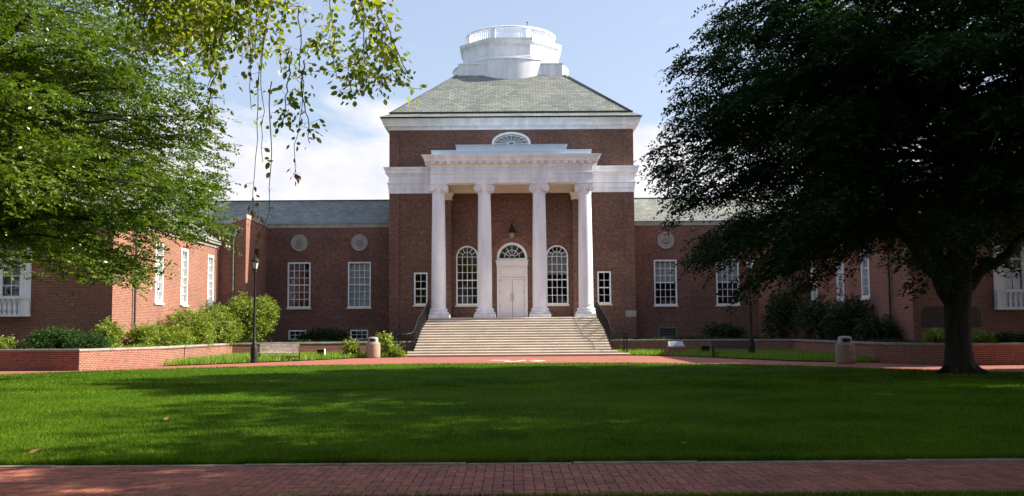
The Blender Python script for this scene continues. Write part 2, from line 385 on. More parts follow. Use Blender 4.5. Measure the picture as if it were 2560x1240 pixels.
def crown(name, blobs, n, mat, parent, org, seed=1, per=14, sl=0.6, L=0.10, W=0.045, droop=0.3, gap=0.0, gsc=1.1, lift=0.0, center=None, shell=0.45, flat=0.35, zst=1.0):
    rng = np.random.default_rng(seed); P, d, r = blob_points(rng, blobs, n, shell)
    if gap: k = pnoise(P*np.array([0.8, 0.8, zst]), seed+5, gsc) > (-1.2 + gap); P = P[k]; d = d[k]
    out = nrm(d*np.array([1, 1, 0.35]) + np.array([0, 0, lift]) + rng.normal(0, 0.45, d.shape))
    if center is not None: out = nrm(out + 0.8*nrm((P - np.array(center))*np.array([1, 1, 0.25])))
    V, Fq = spray_leaves(rng, P, out, per, sl, L, W, droop, flat)
    V = V - np.array(org)
    return np_mesh(name, V, Fq, mat, parent)
def wiggle(a, b, n, amp, rng, sag=0.0):
    a = np.array(a, float); b = np.array(b, float); t = np.linspace(0, 1, n)[:, None]
    p = a + (b-a)*t; w = np.cumsum(rng.normal(0, amp, (n, 3)), 0); w -= w[0] + (w[-1]-w[0])*t; p += w
    p[:, 2] += sag*np.sin(np.pi*t[:, 0]); return [tuple(q) for q in p]

# ------------------------------------------------------------------ ground, paving, lawn
def sheet(name, pts, z, mat, kind='structure', label=None):
    b = MB(); b.add([(x, y, z) for x, y in pts], [tuple(range(len(pts)))])
    o = b.build(name, mat); tag(o, kind=kind)
    if label: o['label'] = label
    return o
sheet('ground', [(-700, -500), (700, -500), (700, 1200), (-700, 1200)], -0.06, 'lawn_turf')
sheet('brick_path', [(-46, 11.9), (46, 11.9), (46, 66), (-46, 66)], 0.0, 'paving')
FAR = [(-30, 25.5), (-24.5, 31.5), (-18.55, 37.2), (-15.6, 40.3), (-13, 42.4), (-9.5, 44.2), (-5, 45.2), (0, 45.35), (5, 44.7), (8.6, 42.8), (11.1, 40), (13, 37.3), (15.2, 34.2), (18.2, 31), (24, 26), (30, 21)]
LAWN = [(-30, 12.20), (30, 12.20)] + FAR[::-1]
sheet('lawn', LAWN, 0.035, 'lawn_turf')
sheet('near_lawn', [(-30, -12), (30, -12), (30, 9.70), (-30, 9.70)], 0.035, 'lawn_turf')
GL = [(-15.7, 45.9), (-12.8, 49.5), (-10.4, 53.2), (-8.6, 56.6), (-6.75, 57.6), (-6.75, 58.3), (-5.7, 58.4), (-5.7, 60.7), (-15.6, 58.0)]
GR = [(15.7, 44.2), (12.8, 46.6), (10.2, 53.6), (8.3, 57.2), (6.75, 58.3), (5.7, 58.4), (5.7, 60.7), (15.6, 58.0)]
sheet('grass_verge', GL, 0.04, 'lawn_turf'); sheet('grass_verge', GR, 0.04, 'lawn_turf')
WL = [(-46, 43.4), (-26, 42.5), (-17.57, 41.7), (-15.9, 46.2), (-15.72, 57.6), (-5.75, 60.6)]
WR = [(46, 40.2), (26, 40.5), (17.3, 40.9), (15.7, 44.6), (15.72, 57.6), (5.75, 60.6)]
sheet('planting_bed', [(x*0.997, y+0.15) for x, y in WL] + [(-5.75, 68), (-46, 68)], 0.74, 'soil')
sheet('planting_bed', [(x*0.997, y+0.15) for x, y in WR] + [(5.75, 68), (46, 68)], 0.74, 'soil')
# stone curb in short lengths along the lawn
b = MB(); rng = random.Random(3); x = -20.0
while x < 20:
    L_ = rng.uniform(0.7, 1.5); dz = rng.uniform(-0.006, 0.006); b.bbox(x, x+L_-0.012, 12.09+rng.uniform(-.006, .006), 12.20, -0.05, 0.03+dz, 0.008); x += L_
tag(b.build('kerb', 'curb_stone'), kind='structure')
b = MB(); rng = random.Random(5); w = 0.105
for i in range(-150, 151):
    for j in range(-3, 21):
        k = (i - j) % 4
        x = i*w; y = 10.0 + j*w; z = 0.006 + rng.uniform(-.0025, .0025); g = 0.004
        if k == 0: x1, y1 = x+2*w, y+w
        elif k == 3: x1, y1 = x+w, y+2*w
        else: continue
        if y >= 12.05: continue
        if y1 > 12.08: y1 = 12.08
        b.bbox(x+g, x1-g, y+g, y1-g, -0.03, z+0.012, 0.004)
tag(b.build('brick_walk', 'walk_brick'), kind='structure')
sheet('walk_joints', [(-16, 9.70), (16, 9.70), (16, 12.09), (-16, 12.09)], 0.004, 'soil')
# pale inlaid marks in the plaza
b = MB()
for P in ([(-1.45, 51.2), (-1.05, 51.9), (-0.55, 51.6), (-0.15, 51.5), (-0.2, 50.8), (-0.8, 50.9)],
          [(-0.55, 49.2), (-0.35, 50.2), (0.15, 49.9), (0.3, 50.7), (0.75, 51.5), (0.8, 50.9), (0.3, 49.2), (0.0, 48.9)],
          [(0.75, 50.4), (1.25, 51.3), (1.75, 50.6), (1.85, 49.9), (1.3, 48.9), (0.9, 49.0), (1.35, 49.9), (1.2, 50.5)]):
    P = [(x*0.88, y) for x, y in P]; t = tessellate_polygon([[Vector((x, y, 0)) for x, y in P]]); b.add([(x, y, 0.005) for x, y in P], t)
tag(b.build('paving_emblem', 'path_paint'), 'worn pale emblem set flat in the red paving before the stone steps', 'emblem')

# ------------------------------------------------------------------ retaining walls
def retaining(path, label):
    x, y = path[2]; root = empty('retaining_wall', (x, y, 0), 0, label, 'wall')
    P = path if path[0][0] < 0 else path[::-1]
    b = MB(); b.sweep(P, [(0, -0.05), (0, 0.79), (-0.32, 0.79), (-0.32, -0.05)], closed=False); b.build('brick_face', 'brick_near', root, root.location)
    b = MB(); b.sweep(P, [(0.035, 0.79), (0.035, 0.865), (0.025, 0.875), (-0.345, 0.875), (-0.355, 0.79)], closed=False); b.build('coping', 'coping_stone', root, root.location)
    return root
retaining(WL, 'low brick retaining wall with stone coping curving round the beds behind the sunlit bench')
retaining(WR, 'low brick retaining wall in the shade behind the big tree trunk')

# ------------------------------------------------------------------ the hall
BO = Vector((0, 66, 0))
hall = empty('brick_hall', BO, 0, 'red brick hall with white four-columned portico, slate roofs, round white cupola and low side wings', 'building')
WFRONT, WREC = 66.6, 67.0
# main block walls
b = MB()
holes = [rect(0.80, 2.02, x, 3.18) for x in (-5.95, 5.98)] + [ell(1.18, 0.66, 0, 13.72), rect(8.0, 8.15, 0, 2.28)]
b.wall((0, WFRONT, 0), (1, 0, 0), rect(15.9, 15.1, 0, 0), holes, 0.42)
b.add([(-7.95, WFRONT, 0), (-7.95, 82.2, 0), (-7.95, 82.2, 15.1), (-7.95, WFRONT, 15.1)], [(0, 1, 2, 3)])
b.add([(7.95, WFRONT, 0), (7.95, 82.2, 0), (7.95, 82.2, 15.1), (7.95, WFRONT, 15.1)], [(0, 1, 2, 3)])
b.add([(-7.95, 82.2, 0), (7.95, 82.2, 0), (7.95, 82.2, 15.1), (-7.95, 82.2, 15.1)], [(0, 1, 2, 3)])
b.build('wall', 'brick', hall, BO)
b = MB()
b.wall((0, WREC, 0), (1, 0, 0), rect(8.06, 8.3, 0, 2.2), [arch(1.92, 4.90, 0, 2.28), arch(1.36, 3.80, -2.94, 3.15), arch(1.36, 3.80, 2.94, 3.15)], 0.3)
b.build('wall', 'brick', hall, BO, label='recessed brick wall behind the columns')
for s in (-1, 1):
    b = MB()
    for z0, z1 in ((0, 10.42), (12.16, 14.6)):
        x0, x1 = sorted((s*7.36, s*8.01)); b.box(x0, x1, WFRONT-0.07, WFRONT+0.5, z0, z1)
    b.build('brick_quoin_strip', 'brick', hall, BO)
    x0, x1 = sorted((s*3.96, s*4.72)); b = MB(); b.box(x0, x1, WFRONT-0.30, WFRONT+0.1, 2.25, 10.0); b.build('brick_pier', 'brick', hall, BO)
for s in (-1, 1):
    b = MB(); x0, x1 = sorted((s*3.90, s*4.78)); b.sweep([(x0, WFRONT-0.36), (x1, WFRONT-0.36), (x1, WFRONT+0.1), (x0, WFRONT+0.1)], [(-0.02, 9.95), (0.02, 10.0), (0.02, 10.22), (0.10, 10.32), (0.10, 10.44)], True, True, True)
    b.build('pier_cap', 'bounce_tinted_white', hall, BO)
b = MB(); b.box(7.33, 8.03, WFRONT-0.09, WFRONT+0.3, 2.28, 2.68); b.build('cornerstone', 'limestone', hall, BO)
# brick arch hoods (slightly proud ring) over the door
b = MB(); o_ = [(1.38*math.cos(math.pi*i/24), 6.22+1.38*math.sin(math.pi*i/24)) for i in range(25)]; i_ = [(1.02*math.cos(math.pi*i/24), 6.22+1.02*math.sin(math.pi*i/24)) for i in range(25)]
b.ring(o_, i_, WREC-0.02, WREC+0.05); b.build('brick_arch', 'brick_near', hall, BO)
# band entablature
blk = [(-7.95, WFRONT), (7.95, WFRONT), (7.95, 82.2), (-7.95, 82.2)]
b = MB(); b.sweep(blk, [(0.0, 10.43), (0.09, 10.43), (0.09, 10.72), (0.13, 10.73), (0.13, 11.02), (0.20, 11.07), (0.20, 11.12), (0.10, 11.15), (0.10, 11.55), (0.16, 11.58), (0.19, 11.68), (0.30, 11.74), (0.32, 11.95), (0.38, 12.0), (0.42, 12.13), (0.0, 12.19)])
b.build('entablature_band', 'white_paint', hall, BO)
# main cornice
b = MB(); b.sweep(blk, [(0.0, 14.62), (0.07, 14.62), (0.10, 14.72), (0.20, 14.80), (0.38, 14.84), (0.38, 14.93), (0.46, 15.0), (0.50, 15.24), (0.53, 15.26), (0.53, 15.33), (0.0, 15.36)])
b.build('cornice', 'white_paint', hall, BO)
# roof: flared eave course, black snow rail, main hipped slope
def rectp(hw, y0, y1): return [(-hw, y0), (hw, y0), (hw, y1), (-hw, y1)]
cy = 74.25
def frus(h0, z0, h1, z1):
    A = [(x*h0, cy+y*h0, z0) for x, y in ((-1,-1),(1,-1),(1,1),(-1,1))]; B_ = [(x*h1, cy+y*h1, z1) for x, y in ((-1,-1),(1,-1),(1,1),(-1,1))]
    return A + B_, [(0,1,5,4),(1,2,6,5),(2,3,7,6),(3,0,4,7)]
b = MB(); v, f = frus(8.56, 15.34, 7.95, 15.66); b.add(v, f); v, f = frus(7.93, 15.72, 3.75, 19.24); b.add(v, f); v, f = frus(3.75, 19.24, 0.1, 19.3); b.add(v, f)
roof = b.build('roof', 'slate', hall, BO)
b = MB(); b.sweep(rectp(7.93, cy-7.93, cy+7.93), [(0.0, 15.60), (0.06, 15.62), (0.06, 15.78), (-0.1, 15.80)]); b.build('gutter', 'lead', roof)
roof.children[0].location = (0, 0, 0); roof.children[0].data.transform(Matrix.Translation(-BO))
for sx, sy in ((-1,-1),(1,-1)):
    b = MB(); b.bar((sx*7.9, cy+sy*7.9, 15.78), (sx*3.78, cy+sy*3.78, 19.27), 0.12, 0.05); b.build('hip_cap', 'lead', roof, BO)
# cupola: square base with circular drum, octagonal stage, ring balustrade
cup = MB(); hb = 3.62
cup.sweep(rectp(hb, cy-hb, cy+hb), [(0, 18.9), (0, 20.02), (0.05, 20.04), (0.05, 20.12), (-0.4, 20.15)], True, True)
drum = cup.build('cupola', 'white_paint', hall, BO)
b = MB(); b.lathe([(4.28, 17.8), (4.28, 18.4), (4.22, 18.42), (4.22, 20.28), (4.27, 20.30), (4.27, 20.36), (3.9, 20.40)], (0, cy, 0), 96); b.build('round_drum', 'white_paint', drum, BO, True)
def octo(r): return [(r/math.cos(math.pi/8)*math.cos(math.pi/8 + k*math.pi/4 - math.pi), cy + r/math.cos(math.pi/8)*math.sin(math.pi/8 + k*math.pi/4 - math.pi)) for k in range(8)]
b = MB(); b.sweep(octo(3.42), [(0.16, 20.36), (0.16, 20.66), (0.08, 20.70), (0.0, 20.74), (0.0, 21.55), (0.06, 21.58), (0.10, 21.68), (0.22, 21.74), (0.28, 21.90), (0.28, 21.96), (-0.2, 21.98)], True, True)
stage = b.build('octagonal_stage', 'white_paint', drum, BO)
b = MB()
for k in range(8):
    a = k*math.pi/4 - math.pi/2; n = Vector((math.cos(a), math.sin(a), 0)); t = Vector((-n.y, n.x, 0))
    for c_ in (-0.66, 0.66):
        place = lambda x, y, z, n=n, t=t: tuple(Vector((0, cy, 0)) + t*x + n*(3.42+y) + Vector((0, 0, z)))
        def rr(w, h, x, z, q=0.1): return [(x-w/2+q, z), (x+w/2-q, z), (x+w/2, z+q), (x+w/2, z+h-q), (x+w/2-q, z+h), (x-w/2+q, z+h), (x-w/2, z+h-q), (x-w/2, z+q)]
        b.ring(rr(1.12, 0.62, c_, 20.85), rr(1.02, 0.52, c_, 20.90), 0.035, -0.01, place)
b.build('raised_panels', 'white_paint', drum, BO)
b = MB(); b.lathe([(3.30, 21.95), (3.30, 22.06), (3.25, 22.10), (3.14, 22.10), (3.14, 21.95)], (0, cy, 0), 96, False); b.build('ring_base', 'white_paint', drum, BO, True)
b = MB(); b.lathe([(3.16, 22.78), (3.28, 22.78), (3.34, 22.82), (3.34, 22.90), (3.28, 22.94), (3.12, 22.94), (3.10, 22.82), (3.16, 22.78)], (0, cy, 0), 96, False); b.build('ring_rail', 'white_paint', drum, BO, True)
BALP = [(0.030, 0), (0.034, 0.04), (0.022, 0.08), (0.036, 0.2), (0.038, 0.27), (0.022, 0.42), (0.020, 0.56), (0.032, 0.62), (0.032, 0.68)]
def scaled(p, r, h): return [(a*r, z*h) for a, z in p]
b = MB(); b.lathe(scaled(BALP, 1.25, 1.0), (0, 0, 0), 8, False); bal = None
for k in range(8):
    a0 = k*math.pi/4 - math.pi/2 - math.pi/8
    pm = MB(); pm.box(-0.17, 0.17, -0.09, 0.09, 22.08, 22.80) if k == 0 else None
    if k == 0: post0 = pm.build('pedestal', 'white_paint', drum); post = post0; post0.data.transform(Matrix.Translation((0, 0, 0)))
    else: post = link(post0.copy(), drum)
    post.location = (3.22*math.cos(a0), cy+3.22*math.sin(a0)-BO.y, 0); post.rotation_euler = (0, 0, a0+math.pi/2)
    for j in range(12):
        a = a0 + 0.075 + (j+0.5)*(math.pi/4-0.15)/12
        if bal is None: bal = b.build('baluster', 'white_paint', drum, None, True); q = bal
        else: q = link(bal.copy(), drum)
        q.location = (3.22*math.cos(a), cy+3.22*math.sin(a)-BO.y, 22.10)
b = MB(); b.tube([(1.2, cy-2.9, 22.9), (1.2, cy-2.9, 23.25)], 0.02, 6); b.lathe([(0.0, 0.0), (0.06, 0.03), (0.05, 0.1), (0, 0.13)], (1.2, cy-2.9, 23.2), 8, False); b.build('vent_pipe', 'lead', drum, BO)

# portico
E0 = 62.98
b = MB()
PP = [(-5.02, WFRONT-0.45), (-5.02, E0), (5.02, E0), (5.02, WFRONT-0.45)]
PPs = [(-5.02, WFRONT+0.02), (-5.02, E0), (5.02, E0), (5.02, WFRONT+0.02)]
b.sweep(PPs, [(-0.92, 11.2), (-0.92, 10.60), (0.0, 10.60), (0.0, 10.86), (0.03, 10.87), (0.03, 11.12), (0.10, 11.18), (0.10, 11.24), (0.0, 11.27), (0.0, 11.56), (0.04, 11.60), (0.12, 11.70), (0.12, 11.84), (0.14, 11.88), (0.37, 11.92), (0.37, 12.06), (0.41, 12.09), (0.53, 12.27), (0.53, 12.30), (-1.5, 12.40)], closed=False)
ent = b.build('portico_entablature', 'white_paint', hall, BO)
m0 = None
for x, y, rz in [(i*0.485, E0-0.22, 0) for i in range(-10, 11)] + [(q*5.24, E0+0.15+i*0.485, math.pi/2) for q in (-1, 1) for i in range(7)]:
    if m0 is None: b = MB(); b.box(-0.11, 0.11, -0.11, 0.13, 11.76, 11.93); m0 = m = b.build('modillion', 'white_paint', ent)
    else: m = link(m0.copy(), ent)
    m.location = (x, y-BO.y, 0); m.rotation_euler = (0, 0, rz)

b = MB(); b.box(-4.3, 4.3, E0+0.7, WFRONT, 11.15, 11.25)
b.sweep([(4.1, WREC-0.38), (-4.1, WREC-0.38)], [(0.0, 10.40), (0.05, 10.44), (0.05, 10.62), (0.10, 10.66), (0.10, 10.86), (0.2, 10.95), (0.25, 11.17), (-0.2, 11.17), (-0.2, 10.4)], closed=False)
b.build('portico_ceiling', 'bounce_tinted_white', hall, BO)
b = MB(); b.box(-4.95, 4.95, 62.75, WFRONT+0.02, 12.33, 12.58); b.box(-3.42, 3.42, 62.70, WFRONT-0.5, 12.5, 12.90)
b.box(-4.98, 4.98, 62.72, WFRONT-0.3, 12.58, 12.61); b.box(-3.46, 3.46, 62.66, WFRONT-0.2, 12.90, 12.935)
b.build('portico_parapet', 'sky_tinted_white', hall, BO)
# columns
def column():
    b = MB(); b.box(-0.66, 0.66, -0.66, 0.66, 0, 0.21)
    base = b.build('column', 'white_paint', hall); 
    base.data.materials[0] = MATS['white_paint']
    b = MB(); b.lathe([(0.60, 0.21), (0.635, 0.25), (0.64, 0.31), (0.60, 0.36), (0.55, 0.375), (0.52, 0.41), (0.53, 0.45), (0.555, 0.47), (0.56, 0.51), (0.54, 0.545), (0.485, 0.56), (0.465, 0.60), (0.45, 0.68),
                      (0.449, 2.0), (0.443, 3.2), (0.432, 4.4), (0.418, 5.6), (0.402, 6.8), (0.390, 7.55), (0.388, 7.62), (0.42, 7.66), (0.42, 7.70), (0.385, 7.72), (0.385, 7.88), (0.44, 7.98), (0.47, 8.05), (0.45, 8.10)], (0, 0, 0), 48, True)
    b.build('shaft', 'white_paint', base, None, True, 50)
    b = MB()
    for s in (-1, 1):       # volutes: rolls running front to back
        x = s*0.425; z = 8.03
        prof = [(0.20, -0.46), (0.207, -0.43), (0.19, -0.40), (0.16, -0.2), (0.14, 0), (0.16, 0.2), (0.19, 0.40), (0.207, 0.43), (0.20, 0.46)]
        n = 20; vs = []; fs = []
        for r, y in prof:
            for k in range(n): a = 2*math.pi*k/n; vs.append((x + r*math.cos(a), y, z + r*math.sin(a)))
        for i in range(len(prof)-1):
            for k in range(n): fs.append((i*n+k, i*n+(k+1) % n, (i+1)*n+(k+1) % n, (i+1)*n+k))
        fs += [tuple(range(n))[::-1], tuple((len(prof)-1)*n+k for k in range(n))]
        b.add(vs, fs)
        for y in (-0.475, 0.475):     # eye and scroll ridge
            pts = [(x + s*(0.19*(1-t))*math.cos(s*0+t*9.0+math.pi/2)*1.0, y, z + 0.19*(1-t)*math.sin(t*9.0+math.pi/2)) for t in np.linspace(0, 0.9, 26)]
            b.tube(pts, 0.014, 5)
            b.lathe([(0.0, -0.0), (0.035, 0.0), (0.03, 0.02), (0, 0.03)], (x, y, z), 8, False)
    b.box(-0.46, 0.46, -0.45, 0.45, 8.10, 8.235)
    b.sweep([(-0.52, -0.50), (0.52, -0.50), (0.52, 0.50), (-0.52, 0.50)], [(-0.04, 8.235), (0.0, 8.27), (0.05, 8.30), (0.05, 8.35)], True, True, True)
    b.build('capital', 'white_paint', base, None, True, 30)
    return base
col0 = column()
for i, x in enumerate((-4.56, -1.70, 1.71, 4.56)):
    c = col0 if i == 0 else copy_tree(col0, hall)
    c.location = (x, 63.46-BO.y, 2.25)
# steps & podium
b = MB()
for i in range(1, 16):
    hw = 6.62 if i == 1 else (5.98 if i == 2 else 5.72-0.027*i); y0 = 58.0 + (i-1)*0.33
    b.box(-hw+0.02, hw-0.02, y0, y0+0.5 if i < 15 else 67.0, 0.15*(i-1)-(0.05 if i == 1 else 0.0), 0.15*i-0.05)
stp = b.build('steps', 'step_stone', hall, BO)
b = MB()
for i in range(1, 16):
    hw = 6.62 if i == 1 else (5.98 if i == 2 else 5.72-0.027*i); y0 = 58.0 + (i-1)*0.33
    b.bbox(-hw, hw, y0-0.028, y0+0.36 if i < 15 else 67.05, 0.15*i-0.05, 0.15*i, 0.032)
b.build('tread', 'sunlit_tread_stone', stp, BO)
b = MB(); b.box(-5.5, 5.5, 58.6, 67.0, -0.05, 0.13)
for i in range(3, 15): b.box(-5.5, 5.5, 58.45 + (i-1)*0.33, 67, 0.0, 0.15*(i-1)-0.01)
b.build('podium', 'brick', stp, BO)

# windows -------------------------------------------------------------
def make_window(kind, w, h, cols, rows, y_in=0.14, sill=True, blind=0.0, fr=0.09, bar=0.035, blindmat='blind', meeting=True):
    mk = {'rect': lambda a, c, z=0: rect(a, c, 0, z), 'arch': lambda a, c, z=0: arch(a, c, 0, z, 24)}[kind]
    b = MB(); b.ring(mk(w, h), mk(w-2*fr, h-2*fr, fr), -0.03, y_in)
    root = b.build('window', 'white_paint', hall)
    iw, ih = w-2*fr, h-2*fr; b = MB(); r = iw/2; zs = fr + ih - r      # spring line when arched
    topz = fr+ih
    def top(x): return topz if kind == 'rect' else zs + math.sqrt(max(0, r*r - x*x))
    if kind == 'rect':
        for i in range(1, cols): x = -iw/2 + iw*i/cols; b.box(x-bar/2, x+bar/2, 0.06, 0.10, fr, topz)
        for j in range(1, rows): z = fr + ih*j/rows; t = 0.035 if (meeting and j == rows//2) else bar/2; b.box(-iw/2, iw/2, 0.055 if t > bar/2 else 0.063, 0.103, z-t, z+t)
    else:
        for i in range(1, cols): x = -iw/2 + iw*i/cols; b.box(x-bar/2, x+bar/2, 0.06, 0.10, fr, zs)
        for j in range(1, rows+1): z = fr + (zs-fr)*j/rows; t = 0.035 if j == rows//2 else bar/2; b.box(-iw/2, iw/2, 0.055 if t > bar/2 else 0.063, 0.103, z-t, z+t)
        r1 = r*0.5; pts = [(r1*math.cos(math.pi*i/12), 0.08, zs + r1*math.sin(math.pi*i/12)) for i in range(13)]
        for p, q in zip(pts, pts[1:]): b.bar(p, q, 0.03, bar)
        for a in (30, 60, 90, 120, 150):
            a = R(a); r0 = r1 if a != R(90) else 0.0; b.bar((r0*math.cos(a), 0.082, zs + r0*math.sin(a)), (r*math.cos(a), 0.082, zs + r*math.sin(a)), 0.03, bar)
    b.build('glazing_bars', 'white_paint', root)
    b = MB(); b.add([(x, 0.09, z) for x, z in mk(iw+0.02, ih+0.02, fr-0.01)], [tuple(range(len(mk(iw, ih))))]); b.build('pane', 'window_glass', root)
    if blind:
        b = MB(); z0 = topz - ih*blind
        if kind == 'rect': b.box(-iw/2, iw/2, 0.20, 0.215, z0, topz)
        else: b.box(-iw/2, iw/2, 0.20, 0.215, z0, zs+r*0.5)
        b.build('blind', blindmat, root)
    if sill:
        b = MB(); b.bbox(-w/2-0.06, w/2+0.06, -0.09, 0.1, -0.11, 0.0, 0.01); b.build('sill', 'bounce_tinted_white', root)
    return root
def put(o, x, y, z, rz=0.0, label=None):
    o.location = (x, y-BO.y, z); o.rotation_euler = (0, 0, rz)
    if label: o['label'] = label
    return o
aw = make_window('arch', 1.46, 3.88, 4, 6); put(aw, -2.94, WREC, 3.12)
put(make_window('arch', 1.46, 3.88, 4, 6, blind=0.5, blindmat='blind'), 2.94, WREC, 3.12)
sw = make_window('rect', 0.88, 2.1, 2, 4); put(sw, -5.95, WFRONT, 3.14); put(copy_tree(sw, hall), 5.98, WFRONT, 3.14)
# interior back plane for the block so glass looks into a dim hall
b = MB(); b.box(-7.7, 7.7, 72.0, 72.2, 0.5, 14.5); b.box(-7.8, 7.8, 66.9, 72, 2.0, 2.1); b.build('inner_wall', 'room', hall, BO)
# lunette
b = MB(); b.ring(ell(1.28, 0.75), ell(1.12, 0.60), -0.05, 0.14); lun = b.build('lunette', 'white_paint', hall); put(lun, 0, WFRONT, 13.72)
b = MB(); b.ring(ell(0.22, 0.13), ell(0.16, 0.09), 0.04, 0.10)
for k in range(16):
    a = 2*math.pi*k/16; b.bar((0.2*math.cos(a), 0.07, 0.115*math.sin(a)), (1.14*math.cos(a), 0.07, 0.62*math.sin(a)), 0.03, 0.032)
b.ring(ell(1.06, 0.54), ell(1.02, 0.50), 0.05, 0.09)
b.build('glazing_bars', 'white_paint', lun)
b = MB(); b.add([(x, 0.09, z) for x, z in ell(1.14, 0.62)], [tuple(range(36))]); b.build('pane', 'window_glass', lun)
b = MB(); b.add([(x, 0.25, z) for x, z in ell(1.2, 0.7)], [tuple(range(36))]); b.build('blind', 'steel_plate', lun)
# doorway
b = MB()
R_ = 1.0; zc = 6.20
out = [(-1.0, 6.05), (1.0, 6.05)] + [(R_*math.cos(math.pi*i/24), zc + R_*math.sin(math.pi*i/24)) for i in range(25)]
inn = [(-0.84, 6.17), (0.84, 6.17)] + [(0.84*math.cos(math.pi*i/24), zc + 0.84*math.sin(math.pi*i/24)) for i in range(25)]
b.ring(out, inn, -0.05, 0.14); fan = b.build('fanlight', 'white_paint', hall); put(fan, 0, WREC, 0)
b = MB()
for rr_ in (0.16, 0.50):
    pts = [(rr_*math.cos(math.pi*i/14), 0.08, zc + rr_*math.sin(math.pi*i/14)) for i in range(15)]
    for p, q in zip(pts, pts[1:]): b.bar(p, q, 0.03, 0.035)
for a in (30, 60, 90, 120, 150): a = R(a); b.bar((0.16*math.cos(a), 0.082, zc+0.16*math.sin(a)), (0.86*math.cos(a), 0.082, zc+0.86*math.sin(a)), 0.03, 0.035)
b.build('glazing_bars', 'white_paint', fan)
b = MB(); b.add([(x, 0.09, z) for x, z in inn], [tuple(range(len(inn)))]); b.build('pane', 'window_glass', fan)
b = MB(); b.box(-1.0, -0.84, -0.05, 0.2, 2.26, 5.70); b.box(0.84, 1.0, -0.05, 0.2, 2.26, 5.70); b.box(-0.84, 0.84, 0.02, 0.12, 4.80, 5.70)
b.box(-1.04, 1.04, -0.12, 0.1, 5.70, 5.98); b.box(-1.08, 1.08, -0.17, 0.1, 5.98, 6.045); b.box(-0.84, 0.84, -0.055, 0.1, 4.78, 4.86)
b.ring(rect(1.5, 0.62, 0, 4.97), rect(1.4, 0.52, 0, 5.02), 0.0, 0.03)
df = b.build('door_surround', 'door_paint', hall); put(df, 0, WREC, 0)
for s in (-1, 1):
    b = MB(); x0, x1 = sorted((s*0.012, s*0.835)); b.box(x0, x1, 0.06, 0.11, 2.27, 4.77)
    d = b.build('door', 'door_paint', hall); put(d, 0, WREC, 0)
    b = MB()
    for z0, z1 in ((2.45, 3.20), (3.32, 4.62)):
        xc = s*0.425; b.ring(rect(0.60, z1-z0, xc, z0), rect(0.55, z1-z0-0.05, xc, z0+0.025), 0.048, 0.06)
    b.build('door_panels', 'door_paint', d)
    b = MB(); b.tube([(s*0.085, 0.0, 3.42), (s*0.085, 0.0, 3.88)], 0.014, 6); b.box(s*0.085-.02, s*0.085+.02, 0, 0.06, 3.40, 3.44); b.box(s*0.085-.02, s*0.085+.02, 0, 0.06, 3.86, 3.90); b.build('handle', 'steel_plate', d)
    b = MB()
    for z in (3.05, 3.95, 4.72): b.box(s*0.80-0.02, s*0.80+0.02, 0.03, 0.06, z-0.03, z+0.03)
    b.build('hinge', 'lead', d)
b = MB(); b.box(-0.015, 0.015, 0.08, 0.10, 2.27, 4.77); put(b.build('door_gap', 'black_void', hall), 0, WREC, 0)

